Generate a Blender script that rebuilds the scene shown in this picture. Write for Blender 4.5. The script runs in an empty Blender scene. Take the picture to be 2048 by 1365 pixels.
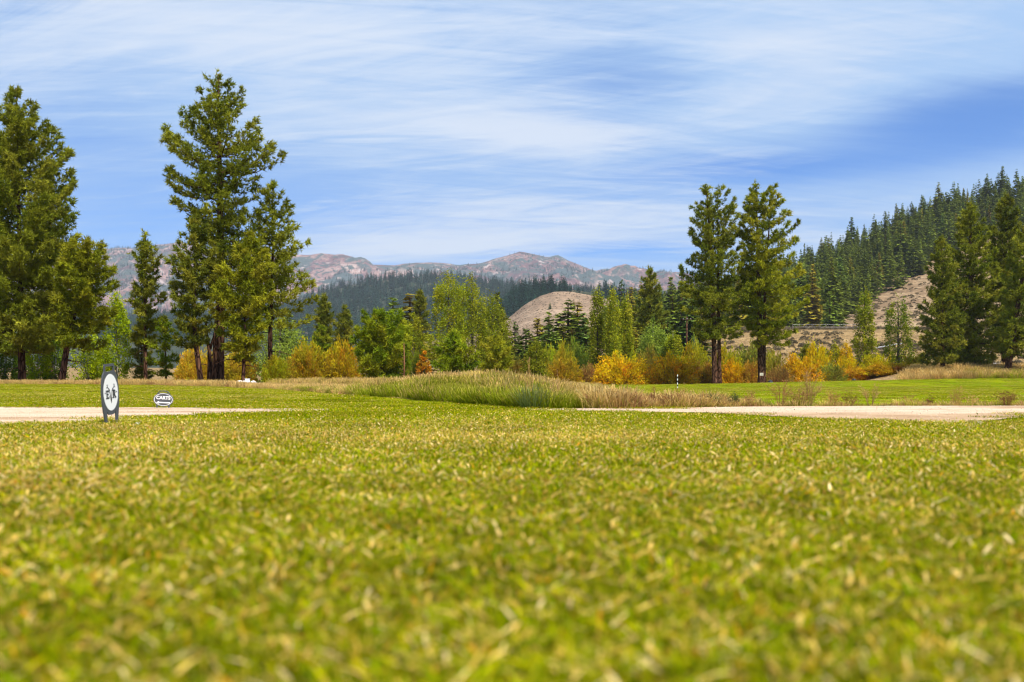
import bpy, math, random
import numpy as np
from mathutils import Vector

R_ = random.Random(7)
RG = np.random.default_rng(11)
rad = math.radians
scene = bpy.context.scene
C = scene.collection

# ------------------------------------------------------------------ camera
F = 1991.0           # focal length in photo pixels (35 mm lens)
EYE = 0.40           # camera height above the near lawn
HOR = 768.0          # eye-level row
cam_d = bpy.data.cameras.new("camera")
cam = bpy.data.objects.new("camera", cam_d)
C.objects.link(cam)
cam.location = (0, 0, EYE)
cam.rotation_euler = (rad(90), 0, 0)
cam_d.lens = 35.0
cam_d.sensor_width = 36.0
cam_d.shift_y = (HOR - 682.5) / 2048.0
cam_d.clip_start = 0.05
cam_d.clip_end = 30000
cam_d.dof.use_dof = True
cam_d.dof.focus_distance = 24.0
cam_d.dof.aperture_fstop = 2.2
scene.camera = cam

# ------------------------------------------------------------------ render settings
scene.render.engine = 'CYCLES'
cy = scene.cycles
cy.max_bounces = 5
cy.diffuse_bounces = 2
cy.glossy_bounces = 1
cy.transmission_bounces = 3
cy.transparent_max_bounces = 4
cy.volume_bounces = 0
cy.filter_width = 1.15
cy.use_adaptive_sampling = True
cy.adaptive_threshold = 0.005
cy.use_denoising = True
cy.denoiser = 'OPENIMAGEDENOISE'
cy.denoising_input_passes = 'RGB_ALBEDO_NORMAL'
cy.caustics_reflective = False
cy.caustics_refractive = False
scene.view_settings.view_transform = 'Standard'
scene.view_settings.look = 'None'
scene.view_settings.gamma = 1.0
scene.view_settings.exposure = 1.15
scene.view_settings.use_curve_mapping = False

# ------------------------------------------------------------------ sun
SUN_EL, SUN_AZ = rad(56), rad(150)       # azimuth clockwise from +Y: behind the camera, a little right
sdir = Vector((math.sin(SUN_AZ) * math.cos(SUN_EL), math.cos(SUN_AZ) * math.cos(SUN_EL), math.sin(SUN_EL)))
sun_d = bpy.data.lights.new("sun", 'SUN')
sun_d.energy = 3.3
sun_d.angle = rad(2.5)
sun_d.color = (1.0, 0.93, 0.80)
sun = bpy.data.objects.new("sun", sun_d)
C.objects.link(sun)
sun.rotation_euler = (-sdir).to_track_quat('-Z', 'Y').to_euler()

# ------------------------------------------------------------------ world: Nishita sky under thin streaky cloud
world = bpy.data.worlds.new("World")
scene.world = world
world.use_nodes = True
wn, wl = world.node_tree.nodes, world.node_tree.links
wn.clear()


def N(nodes, t, **kw):
    n = nodes.new(t)
    for k, v in kw.items():
        setattr(n, k, v)
    return n


def wmath(op, a, b=None, c=None, clamp=False):
    n = N(wn, 'ShaderNodeMath', operation=op, use_clamp=clamp)
    for i, v in enumerate((a, b, c)):
        if v is None:
            continue
        if isinstance(v, (int, float)):
            n.inputs[i].default_value = v
        else:
            wl.new(v, n.inputs[i])
    return n.outputs[0]


def wramp(x, lo, hi):
    n = N(wn, 'ShaderNodeMapRange', interpolation_type='SMOOTHSTEP')
    wl.new(x, n.inputs[0])
    n.inputs[1].default_value = lo
    n.inputs[2].default_value = hi
    return n.outputs[0]


wout = N(wn, 'ShaderNodeOutputWorld')
bg = N(wn, 'ShaderNodeBackground')
bg.inputs['Strength'].default_value = 0.072
wl.new(bg.outputs[0], wout.inputs[0])
sky = N(wn, 'ShaderNodeTexSky', sky_type='NISHITA', sun_disc=False, sun_elevation=SUN_EL, sun_rotation=SUN_AZ,
        altitude=1200.0, air_density=1.0, dust_density=0.6, ozone_density=2.0)
tc = N(wn, 'ShaderNodeTexCoord')
sx = N(wn, 'ShaderNodeSeparateXYZ')
wl.new(tc.outputs['Generated'], sx.inputs[0])
dx, dy, dz = sx.outputs
zz = wmath('MAXIMUM', dz, 0.0)
den = wmath('ADD', zz, 0.16)
px_ = wmath('DIVIDE', dx, den)
py_ = wmath('DIVIDE', dy, den)


def wnoise(sxx, syy, ox, oy, rot, scale, detail, rough, dist):
    cb = N(wn, 'ShaderNodeCombineXYZ')
    c, s = math.cos(rot), math.sin(rot)
    u = wmath('ADD', wmath('MULTIPLY', px_, c), wmath('MULTIPLY', py_, s))
    v = wmath('SUBTRACT', wmath('MULTIPLY', py_, c), wmath('MULTIPLY', px_, s))
    wl.new(wmath('MULTIPLY_ADD', u, sxx, ox), cb.inputs[0])
    wl.new(wmath('MULTIPLY_ADD', v, syy, oy), cb.inputs[1])
    n = N(wn, 'ShaderNodeTexNoise')
    n.inputs['Scale'].default_value = scale
    n.inputs['Detail'].default_value = detail
    n.inputs['Roughness'].default_value = rough
    n.inputs['Distortion'].default_value = dist
    wl.new(cb.outputs[0], n.inputs['Vector'])
    return n.outputs[0]


def wblob(px, py, wx, wy):
    """soft patch of thinner or thicker cloud around a direction, 0..1"""
    a = math.atan2(px - 1024, F)
    e = math.atan2(HOR - py, F)
    az = wmath('ARCTAN2', dx, dy)
    el = wmath('ARCSINE', dz)
    qa = wmath('DIVIDE', wmath('SUBTRACT', az, a), wx)
    qe = wmath('DIVIDE', wmath('SUBTRACT', el, e), wy)
    r2 = wmath('ADD', wmath('MULTIPLY', qa, qa), wmath('MULTIPLY', qe, qe))
    return wmath('POWER', 2.718, wmath('MULTIPLY', r2, -1.0))


n_big = wnoise(0.42, 0.62, 3.1, 1.7, rad(-6), 1.0, 3.0, 0.5, 0.4)
n_mid = wnoise(0.55, 2.3, 1.3, 4.2, rad(-8), 1.0, 6.0, 0.55, 0.8)
n_fine = wnoise(1.9, 7.5, 7.7, 2.2, rad(-14), 1.0, 9.0, 0.67, 1.6)
n_wisp = wnoise(1.0, 9.0, 2.7, 5.2, rad(9), 1.0, 9.0, 0.70, 1.4)
veil = wmath('ADD', wmath('MULTIPLY', n_big, 0.60), wmath('MULTIPLY', n_mid, 0.30))
veil = wmath('ADD', veil, wmath('MULTIPLY', n_fine, 0.22))
veil = wmath('ADD', veil, wmath('MULTIPLY_ADD', n_wisp, 0.40, -0.20))
for (bx, by, bwx, bwy, amt) in ((1960, 285, 0.13, 0.036, -0.55), (1290, 165, 0.13, 0.026, -0.20), (1640, 352, 0.14, 0.014, -0.34),
                                (1270, 500, 0.10, 0.010, -0.30), (350, 440, 0.22, 0.055, -0.10), (20, 20, 0.10, 0.03, -0.20), (1480, 335, 0.10, 0.02, -0.2),
                                (1950, 90, 0.2, 0.055, 0.45), (1560, 200, 0.12, 0.07, 0.25), (700, 160, 0.20, 0.07, 0.20)):
    veil = wmath('ADD', veil, wmath('MULTIPLY', wblob(bx, by, bwx, bwy), amt))
strk = wmath('ADD', wmath('MULTIPLY', n_mid, 0.62), wmath('MULTIPLY', n_fine, 0.52))
strk = wmath('ADD', strk, wmath('MULTIPLY', n_wisp, 0.38))
for (bx, by, bwx, bwy, amt) in ((1010, 250, 0.10, 0.020, 0.22), (1150, 275, 0.09, 0.014, 0.26), (720, 150, 0.20, 0.06, 0.14), (1580, 130, 0.13, 0.07, 0.16),
                                (820, 495, 0.14, 0.016, 0.26), (1180, 435, 0.20, 0.022, 0.15), (1700, 240, 0.12, 0.03, 0.10), (420, 60, 0.2, 0.03, 0.10),
                                (1950, 290, 0.18, 0.06, -0.35), (350, 430, 0.24, 0.06, -0.14), (1280, 165, 0.12, 0.03, -0.15)):
    strk = wmath('ADD', strk, wmath('MULTIPLY', wblob(bx, by, bwx, bwy), amt))
tint = N(wn, 'ShaderNodeMix', data_type='RGBA', blend_type='MULTIPLY')
tint.inputs['Factor'].default_value = 1.0
tint.inputs['B'].default_value = (0.09, 0.50, 1.0, 1)
wl.new(sky.outputs[0], tint.inputs['A'])
mixv = N(wn, 'ShaderNodeMix', data_type='RGBA')
wl.new(wmath('MULTIPLY_ADD', wramp(veil, 0.06, 0.74), 0.94, 0.04), mixv.inputs['Factor'])
wl.new(tint.outputs['Result'], mixv.inputs['A'])
mixv.inputs['B'].default_value = (2.45, 3.8, 5.9, 1)
mixc = N(wn, 'ShaderNodeMix', data_type='RGBA')
wl.new(wmath('MULTIPLY', wramp(strk, 0.64, 1.08), 0.84), mixc.inputs['Factor'])
wl.new(mixv.outputs['Result'], mixc.inputs['A'])
mixc.inputs['B'].default_value = (5.0, 5.45, 6.2, 1)
wl.new(mixc.outputs['Result'], bg.inputs['Color'])

# ------------------------------------------------------------------ helpers


def ss(x, a, b):
    t = np.clip((np.asarray(x, float) - a) / (b - a), 0, 1)
    return t * t * (3 - 2 * t)


_P = np.random.default_rng(5).random((256, 256))


def vnoise(x, y):
    x = np.asarray(x, float); y = np.asarray(y, float)
    xi = np.floor(x).astype(int); yi = np.floor(y).astype(int)
    fx = x - xi; fy = y - yi
    fx = fx * fx * (3 - 2 * fx); fy = fy * fy * (3 - 2 * fy)
    a = _P[xi & 255, yi & 255]; b = _P[(xi + 1) & 255, yi & 255]
    c = _P[xi & 255, (yi + 1) & 255]; d = _P[(xi + 1) & 255, (yi + 1) & 255]
    return (a * (1 - fx) + b * fx) * (1 - fy) + (c * (1 - fx) + d * fx) * fy


def fbm(x, y, o=4):
    s = 0; a = 0.5; t = 0
    for i in range(o):
        s = s + a * vnoise(x * 2 ** i + 17.3 * i, y * 2 ** i + 9.1 * i)
        t += a; a *= 0.5
    return s / t - 0.5


def ridged(x, y, o=5):
    s = 0; a = 0.5; t = 0
    for i in range(o):
        s = s + a * (1 - np.abs(2 * vnoise(x * 2 ** i + 31.7 * i, y * 2 ** i + 5.9 * i) - 1))
        t += a; a *= 0.5
    return s / t


LY = [-400, 0, 17, 50, 60, 80, 120, 165, 200, 300, 600, 8000]
LZ = [0, 0, 0, .36, .45, .50, .2, .1, 1, 4, 10, 40]
RY = [-400, 0, 17, 60, 80, 102, 125, 165, 200, 300, 600, 8000]
RZ = [0, 0, 0, .02, .03, .33, -.6, -.9, 1.2, 7, 12, 40]


def terrain(X, Y):
    X = np.asarray(X, float); Y = np.asarray(Y, float)
    a = X / np.maximum(Y, 5.0)
    w = ss(a, -.10, .10)
    z = np.interp(Y, LY, LZ) * (1 - w) + np.interp(Y, RY, RZ) * w
    z = z + 0.62 * ss(X, 12, 52) * ss(Y, 60, 100)
    z = z + 1.7 * ss(X, 37, 48) * ss(Y, 103, 117)
    z = z + 7.6 * ss(Y, 168, 228) * ss(a, .10, .19)
    z = z + 0.34 * np.exp(-((X + .8) / 2.6) ** 2 - ((Y - 23) / 3.6) ** 2)
    z = z + 0.05 * fbm(X * .11 + 3, Y * .11 + 8, 3) * ss(Y, 4, 12)
    z = z + 0.02 * fbm(X * .8, Y * .8, 2) * (1 - ss(Y, 60, 90))
    z = z + 0.9 * fbm(X * .05, Y * .05, 4) * ss(Y, 165, 200) * ss(a, .05, .15)
    return z


def tz(X, Y):
    return float(terrain(np.array([X]), np.array([Y]))[0])


_YS = np.exp(np.linspace(math.log(.6), math.log(400), 1600))


def y_at(px, py):
    """distance at which the ground appears at row py in the column px (first crossing)"""
    a = (px - 1024) / F
    rows = HOR + (EYE - terrain(a * _YS, _YS)) * F / _YS
    k = np.argmax(rows <= py)
    return float(_YS[k])


def wx(px, Y):
    return (px - 1024) * Y / F


def wz(py, Y):
    return EYE + (HOR - py) * Y / F


class MB:
    """collects triangles; builds one mesh object"""

    def __init__(self):
        self.v, self.f, self.c, self.n = [], [], [], 0

    def add(self, v, f, c):
        v = np.asarray(v, np.float32).reshape(-1, 3); f = np.asarray(f, np.int32).reshape(-1, 3)
        c = np.asarray(c, np.float32)
        if c.ndim == 1:
            c = np.tile(c[:3], (len(v), 1))
        self.v.append(v); self.f.append(f + self.n); self.c.append(c[:, :3]); self.n += len(v)

    def arrays(self):
        return np.concatenate(self.v), np.concatenate(self.f), np.concatenate(self.c)

    def mesh(self, name, mat, smooth=False):
        v, f, c = self.arrays()
        return raw_mesh(name, v, f, c, mat, smooth)

    def build(self, name, mat, parent=None, smooth=False):
        return link(name, self.mesh(name, mat, smooth), parent)

    def tube(self, path, radii, seg=6, col=(1, 1, 1), cap=True):
        path = np.asarray(path, float); n = len(path)
        radii = np.broadcast_to(np.asarray(radii, float), (n,))
        d = np.gradient(path, axis=0)
        d /= np.linalg.norm(d, axis=1)[:, None] + 1e-9
        up = np.where(np.abs(d[:, 2:3]) > .9, np.array([[1., 0, 0]]), np.array([[0, 0, 1.]]))
        s = np.cross(d, up); s /= np.linalg.norm(s, axis=1)[:, None] + 1e-9
        t = np.cross(s, d)
        ang = np.linspace(0, 2 * math.pi, seg, endpoint=False)
        ring = path[:, None] + radii[:, None, None] * (np.cos(ang)[None, :, None] * s[:, None] + np.sin(ang)[None, :, None] * t[:, None])
        v = ring.reshape(-1, 3)
        f = []
        for i in range(n - 1):
            for j in range(seg):
                a = i * seg + j; b = i * seg + (j + 1) % seg
                f += [(a, b, b + seg), (a, b + seg, a + seg)]
        if cap:
            v = np.vstack([v, path[0], path[-1]])
            k = n * seg
            for j in range(seg):
                f += [(k, (j + 1) % seg, j), (k + 1, (n - 1) * seg + j, (n - 1) * seg + (j + 1) % seg)]
        self.add(v, f, col)

    def box(self, cx, cy_, cz, sx_, sy_, sz_, col=(1, 1, 1), taper=1.0):
        v = []
        for k, t in ((-1, 1), (1, taper)):
            for (i, j) in ((-1, -1), (1, -1), (1, 1), (-1, 1)):
                v.append((cx + i * sx_ / 2 * t, cy_ + j * sy_ / 2 * t, cz + k * sz_ / 2))
        f = [(0, 2, 1), (0, 3, 2), (4, 5, 6), (4, 6, 7)]
        for i in range(4):
            j = (i + 1) % 4
            f += [(i, j, j + 4), (i, j + 4, i + 4)]
        self.add(v, f, col)

    def extrude(self, poly, y0, y1, col=(1, 1, 1), holes=()):
        """polygon in the xz plane given depth along y"""
        from mathutils.geometry import tessellate_polygon
        loops = [list(poly)] + [list(h) for h in holes]
        pts = [p for l in loops for p in l]
        tris = tessellate_polygon([[Vector((p[0], p[1], 0)) for p in l] for l in loops])
        n = len(pts)
        v = [(p[0], y0, p[1]) for p in pts] + [(p[0], y1, p[1]) for p in pts]
        f = [tuple(t) for t in tris] + [tuple(i + n for i in reversed(t)) for t in tris]
        k = 0
        for l in loops:
            for i in range(len(l)):
                a, b = k + i, k + (i + 1) % len(l)
                f += [(a, b, b + n), (a, b + n, a + n)]
            k += len(l)
        self.add(v, f, col)


def raw_mesh(name, v, f, c, mat, smooth=False):
    me = bpy.data.meshes.new(name)
    me.vertices.add(len(v)); me.vertices.foreach_set('co', np.ascontiguousarray(v, np.float32).ravel())
    me.loops.add(len(f) * 3); me.loops.foreach_set('vertex_index', np.ascontiguousarray(f, np.int32).ravel())
    me.polygons.add(len(f)); me.polygons.foreach_set('loop_start', np.arange(0, len(f) * 3, 3, dtype=np.int32))
    me.polygons.foreach_set('use_smooth', np.full(len(f), bool(smooth)))
    at = me.color_attributes.new('col', 'FLOAT_COLOR', 'POINT')
    cc = np.ones((len(v), 4), np.float32); cc[:, :3] = c
    at.data.foreach_set('color', cc.ravel())
    if mat:
        me.materials.append(mat)
    me.update(calc_edges=True)
    return me


def link(name, me, parent=None):
    o = bpy.data.objects.new(name, me)
    C.objects.link(o)
    if parent:
        o.parent = parent
    return o


def thing(name, label, cat, loc=(0, 0, 0), rotz=0.0, group=None):
    o = bpy.data.objects.new(name, None)
    C.objects.link(o)
    o.empty_display_size = 0.2
    o.location = loc
    o.rotation_euler = (0, 0, rotz)
    o['label'] = label; o['category'] = cat
    if group:
        o['group'] = group
    return o


def tag(o, label=None, cat=None, group=None, kind=None):
    for k, v in (('label', label), ('category', cat), ('group', group), ('kind', kind)):
        if v:
            o[k] = v
    return o


def copy_thing(root, loc, rotz=0.0, scl=None, label=None, color=None):
    r = root.copy(); C.objects.link(r)
    r.location = loc; r.rotation_euler = (0, 0, rotz)
    if scl is not None:
        r.scale = scl
    if label:
        r['label'] = label
    for ch in root.children:
        c = ch.copy(); C.objects.link(c); c.parent = r
        if color is not None and c.name.startswith(('crown', 'foliage')):
            c.color = (*color, 1)
    return r


# ------------------------------------------------------------------ materials


def new_mat(name):
    m = bpy.data.materials.new(name); m.use_nodes = True
    nt = m.node_tree; nt.nodes.clear()
    out = nt.nodes.new('ShaderNodeOutputMaterial')
    return m, nt.nodes, nt.links, out


def leaf_mat(name, trans=0.3, rand=0.18):
    m, n, l, out = new_mat(name)
    at = N(n, 'ShaderNodeAttribute', attribute_name='col')
    oi = N(n, 'ShaderNodeObjectInfo')
    mul = N(n, 'ShaderNodeMix', data_type='RGBA', blend_type='MULTIPLY')
    mul.inputs['Factor'].default_value = 1
    l.new(at.outputs['Color'], mul.inputs['A']); l.new(oi.outputs['Color'], mul.inputs['B'])
    hs = N(n, 'ShaderNodeHueSaturation')
    mr = N(n, 'ShaderNodeMapRange'); mr.inputs[3].default_value = 1 - rand; mr.inputs[4].default_value = 1 + rand
    l.new(oi.outputs['Random'], mr.inputs[0]); l.new(mr.outputs[0], hs.inputs['Value'])
    l.new(mul.outputs['Result'], hs.inputs['Color'])
    d = N(n, 'ShaderNodeBsdfDiffuse'); t = N(n, 'ShaderNodeBsdfTranslucent'); mx = N(n, 'ShaderNodeMixShader')
    l.new(hs.outputs[0], d.inputs[0]); l.new(hs.outputs[0], t.inputs[0])
    mx.inputs[0].default_value = trans
    l.new(d.outputs[0], mx.inputs[1]); l.new(t.outputs[0], mx.inputs[2]); l.new(mx.outputs[0], out.inputs[0])
    return m


def plain_mat(name, col, rough=0.6, noise=0.0, scale=20.0, spec=0.3):
    m, n, l, out = new_mat(name)
    b = N(n, 'ShaderNodeBsdfPrincipled')
    b.inputs['Roughness'].default_value = rough
    b.inputs['Specular IOR Level'].default_value = spec
    if noise:
        tx = N(n, 'ShaderNodeTexNoise'); tx.inputs['Scale'].default_value = scale; tx.inputs['Detail'].default_value = 5
        g = N(n, 'ShaderNodeTexCoord'); l.new(g.outputs['Object'], tx.inputs['Vector'])
        mx = N(n, 'ShaderNodeMix', data_type='RGBA'); l.new(tx.outputs[0], mx.inputs['Factor'])
        mx.inputs['A'].default_value = (*[c * (1 - noise) for c in col], 1)
        mx.inputs['B'].default_value = (*[min(1, c * (1 + noise)) for c in col], 1)
        l.new(mx.outputs['Result'], b.inputs['Base Color'])
    else:
        b.inputs['Base Color'].default_value = (*col, 1)
    l.new(b.outputs[0], out.inputs[0])
    return m


def ground_mat(name, stops, scale, detail=6, rough=.6, speck=None, bump=0.0, bump_scale=30, stretch=(1, 1, 1), second=None):
    """diffuse ground: noise through colour stops, optional specks (scale, threshold, colour)"""
    m, n, l, out = new_mat(name)
    g = N(n, 'ShaderNodeNewGeometry')
    mp = N(n, 'ShaderNodeMapping'); mp.inputs['Scale'].default_value = stretch
    l.new(g.outputs['Position'], mp.inputs[0])
    tx = N(n, 'ShaderNodeTexNoise'); tx.inputs['Scale'].default_value = scale
    tx.inputs['Detail'].default_value = detail; tx.inputs['Roughness'].default_value = rough
    l.new(mp.outputs[0], tx.inputs['Vector'])
    rp = N(n, 'ShaderNodeValToRGB')
    el = rp.color_ramp.elements
    while len(el) < len(stops):
        el.new(0.5)
    for e, (p, c) in zip(el, stops):
        e.position = p; e.color = (*c, 1)
    l.new(tx.outputs[0], rp.inputs[0])
    col = rp.outputs[0]
    for sp in (speck or []):
        sc, lo, hi, c = sp[:4]
        t2 = N(n, 'ShaderNodeTexNoise'); t2.inputs['Scale'].default_value = sc; t2.inputs['Detail'].default_value = 3
        l.new(mp.outputs[0], t2.inputs['Vector'])
        mr = N(n, 'ShaderNodeMapRange', interpolation_type='SMOOTHSTEP')
        mr.inputs[1].default_value = lo; mr.inputs[2].default_value = hi
        l.new(t2.outputs[0], mr.inputs[0])
        mx = N(n, 'ShaderNodeMix', data_type='RGBA'); l.new(mr.outputs[0], mx.inputs['Factor'])
        l.new(col, mx.inputs['A']); mx.inputs['B'].default_value = (*c, 1)
        col = mx.outputs['Result']
    at = N(n, 'ShaderNodeAttribute', attribute_name='col')
    mul = N(n, 'ShaderNodeMix', data_type='RGBA', blend_type='MULTIPLY'); mul.inputs['Factor'].default_value = 1
    l.new(col, mul.inputs['A']); l.new(at.outputs['Color'], mul.inputs['B'])
    d = N(n, 'ShaderNodeBsdfDiffuse'); l.new(mul.outputs['Result'], d.inputs[0])
    if bump:
        t3 = N(n, 'ShaderNodeTexNoise'); t3.inputs['Scale'].default_value = bump_scale; t3.inputs['Detail'].default_value = 4
        l.new(g.outputs['Position'], t3.inputs['Vector'])
        bp = N(n, 'ShaderNodeBump'); bp.inputs['Strength'].default_value = 1.0; bp.inputs['Distance'].default_value = bump
        l.new(t3.outputs[0], bp.inputs['Height']); l.new(bp.outputs[0], d.inputs['Normal'])
    l.new(d.outputs[0], out.inputs[0])
    return m


def bark_mat(name, dark, mid, light):
    m, n, l, out = new_mat(name)
    tcn = N(n, 'ShaderNodeTexCoord')
    mp = N(n, 'ShaderNodeMapping'); mp.inputs['Scale'].default_value = (5, 5, 1.1)
    l.new(tcn.outputs['Object'], mp.inputs[0])
    vo = N(n, 'ShaderNodeTexVoronoi', feature='DISTANCE_TO_EDGE'); vo.inputs['Scale'].default_value = 1.2
    tx = N(n, 'ShaderNodeTexNoise'); tx.inputs['Scale'].default_value = 1.6; tx.inputs['Detail'].default_value = 6
    l.new(mp.outputs[0], vo.inputs['Vector']); l.new(mp.outputs[0], tx.inputs['Vector'])
    rp = N(n, 'ShaderNodeValToRGB'); el = rp.color_ramp.elements; el.new(.5)
    for e, (p, c) in zip(el, ((.3, dark), (.5, mid), (.75, light))):
        e.position = p; e.color = (*c, 1)
    l.new(tx.outputs[0], rp.inputs[0])
    mr = N(n, 'ShaderNodeMapRange'); mr.inputs[2].default_value = .14
    l.new(vo.outputs[0], mr.inputs[0])
    mx = N(n, 'ShaderNodeMix', data_type='RGBA'); l.new(mr.outputs[0], mx.inputs['Factor'])
    mx.inputs['A'].default_value = (*[c * .35 for c in dark], 1); l.new(rp.outputs[0], mx.inputs['B'])
    d = N(n, 'ShaderNodeBsdfDiffuse'); l.new(mx.outputs['Result'], d.inputs[0])
    bp = N(n, 'ShaderNodeBump'); bp.inputs['Distance'].default_value = .06
    l.new(mr.outputs[0], bp.inputs['Height']); l.new(bp.outputs[0], d.inputs['Normal'])
    l.new(d.outputs[0], out.inputs[0])
    return m


M_NEEDLE = leaf_mat('pine_needles', .30, .08)
M_LEAF = leaf_mat('leaves', .50, .10)
M_GRASS = leaf_mat('grass_blades', .35, .22)
M_STRAW = leaf_mat('dry_grass', .45, .25)
M_SAGE = leaf_mat('sage_leaves', .15, .30)
M_FAR = leaf_mat('far_needles', .15, .30)
M_BARK = bark_mat('pine_bark', (.045, .024, .016), (.11, .055, .034), (.20, .11, .07))
M_BARK2 = bark_mat('grey_bark', (.06, .05, .04), (.13, .11, .09), (.24, .21, .18))
M_BIRCH = bark_mat('aspen_bark', (.16, .15, .12), (.38, .36, .31), (.55, .53, .47))
M_STEM = plain_mat('bush_stems', (.10, .065, .04), .9, .4, 9)

# ------------------------------------------------------------------ scatter: one object, self-contained geometry nodes


def scatter(name, protos, pts, pick, rot, scl, mat, kind='stuff'):
    """protos: list of (v, f, c). Loose vertices of the same mesh are the places."""
    vs, fs, cs, pid = [], [], [], []
    n = 0
    for k, (v, f, c) in enumerate(protos):
        vs.append(v); fs.append(f + n); cs.append(c); pid.append(np.full(len(v), k + 1)); n += len(v)
    pts = np.asarray(pts, np.float32)
    npt = len(pts)
    vs.append(pts); cs.append(np.ones((npt, 3))); pid.append(np.zeros(npt))
    me = raw_mesh(name, np.concatenate(vs), np.concatenate(fs), np.concatenate(cs), mat)

    def attr(an, typ, key, data):
        a = me.attributes.new(an, typ, 'POINT')
        a.data.foreach_set(key, np.ascontiguousarray(data).ravel())
    tot = n + npt
    attr('pid', 'INT', 'value', np.concatenate(pid).astype(np.int32))
    pk = np.full(tot, -1, np.int32); pk[n:] = pick
    attr('pick', 'INT', 'value', pk)
    rt = np.zeros((tot, 3), np.float32); rt[n:] = rot
    attr('rot', 'FLOAT_VECTOR', 'vector', rt)
    sc = np.ones((tot, 3), np.float32); sc[n:] = np.asarray(scl).reshape(npt, -1)
    attr('scl', 'FLOAT_VECTOR', 'vector', sc)
    o = link(name, me)
    ng = bpy.data.node_groups.new(name + '_scatter', 'GeometryNodeTree')
    ng.interface.new_socket('Geometry', in_out='INPUT', socket_type='NodeSocketGeometry')
    ng.interface.new_socket('Geometry', in_out='OUTPUT', socket_type='NodeSocketGeometry')
    nn, nl = ng.nodes, ng.links
    gi = nn.new('NodeGroupInput'); go = nn.new('NodeGroupOutput'); jn = nn.new('GeometryNodeJoinGeometry')

    def named(an, typ):
        a = nn.new('GeometryNodeInputNamedAttribute'); a.data_type = typ; a.inputs[0].default_value = an
        return next(s for s in a.outputs if s.enabled and s.name == 'Attribute')

    def eq(sock, val):
        c = nn.new('FunctionNodeCompare'); c.data_type = 'INT'; c.operation = 'EQUAL'
        ins = [s for s in c.inputs if s.enabled]
        nl.new(sock, ins[0]); ins[1].default_value = val
        return c.outputs[0]

    def sep(sel):
        s = nn.new('GeometryNodeSeparateGeometry'); s.domain = 'POINT'
        nl.new(gi.outputs[0], s.inputs[0]); nl.new(sel, s.inputs[1])
        return s.outputs[0]
    a_pid, a_pick = named('pid', 'INT'), named('pick', 'INT')
    a_rot, a_scl = named('rot', 'FLOAT_VECTOR'), named('scl', 'FLOAT_VECTOR')
    places = sep(eq(a_pid, 0))
    for k in range(len(protos)):
        ip = nn.new('GeometryNodeInstanceOnPoints')
        nl.new(places, ip.inputs['Points']); nl.new(eq(a_pick, k), ip.inputs['Selection'])
        nl.new(sep(eq(a_pid, k + 1)), ip.inputs['Instance'])
        nl.new(a_rot, ip.inputs['Rotation']); nl.new(a_scl, ip.inputs['Scale'])
        nl.new(ip.outputs[0], jn.inputs[0])
    nl.new(jn.outputs[0], go.inputs[0])
    md = o.modifiers.new('scatter', 'NODES'); md.node_group = ng
    if kind:
        o['kind'] = kind
    return o


# ------------------------------------------------------------------ ground sheets


def structure(name, v, f, c, mat, smooth=True):
    o = link(name, raw_mesh(name, v, f, c, mat, smooth))
    o['kind'] = 'structure'
    return o


def grid_faces(nr, nc):
    i = np.arange(nr - 1)[:, None] * nc + np.arange(nc - 1)[None]
    i = i.ravel()
    return np.concatenate([np.stack([i, i + 1, i + nc + 1], 1), np.stack([i, i + nc + 1, i + nc], 1)])


M_GROUND = ground_mat('dry_meadow', ((.30, (.10, .065, .03)), (.5, (.26, .17, .075)), (.7, (.40, .28, .13))), .35, 8, .65,
                      speck=[(2.2, .55, .62, (.12, .085, .05)), (5.0, .60, .68, (.48, .38, .26))], bump=.25, bump_scale=1.4)
# whole ground: rings round the camera, finer ahead
ang = np.concatenate([np.linspace(-math.pi, -.75, 40, endpoint=False), np.linspace(-.75, .75, 300, endpoint=False), np.linspace(.75, math.pi, 41)])
rr = np.concatenate([[0.02], np.exp(np.linspace(math.log(.5), math.log(9000), 300))])
A, RRR = np.meshgrid(ang, rr)
gx, gy = RRR * np.sin(A), RRR * np.cos(A)
gz = terrain(gx, gy)
structure('ground', np.stack([gx, gy, gz], -1).reshape(-1, 3), grid_faces(*gx.shape)[:, ::-1], np.ones((gx.size, 3)), M_GROUND)


def curve(pts):
    xs = np.array([p[0] for p in pts], float); ys = np.array([p[1] for p in pts], float)
    return lambda px: np.interp(px, xs, ys)


def dist_curve(pts):
    """polyline of (px, py) on the ground -> distance Y as a function of the column"""
    xs = np.array([p[0] for p in pts], float)
    cy_ = curve(pts)
    cols = np.unique(np.concatenate([xs, np.linspace(xs[0], xs[-1], 160)]))
    Ys = np.array([y_at(c, float(cy_(c))) for c in cols])
    return lambda px: np.interp(px, cols, Ys)


def sheet(name, px0, px1, nx, near, far, ny, dzz, mat, wob=0.0):
    px = np.linspace(px0, px1, nx)
    yn, yf = near(px), far(px)
    t = np.linspace(0, 1, ny)[:, None]
    Yg = np.exp(np.log(yn)[None] * (1 - t) + np.log(np.maximum(yf, yn * 1.0001))[None] * t)
    X = (px[None] - 1024) / F * Yg
    if wob:
        Yg = Yg + wob * fbm(X * 1.7, Yg * .3 + 5 * np.round(t), 3) * Yg / 12 * (np.abs(t - .5) > .4)
    z = terrain(X, Yg) + dzz
    return structure(name, np.stack([X, Yg, z], -1).reshape(-1, 3), grid_faces(ny, nx), np.ones((nx * ny, 3)), mat)


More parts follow.
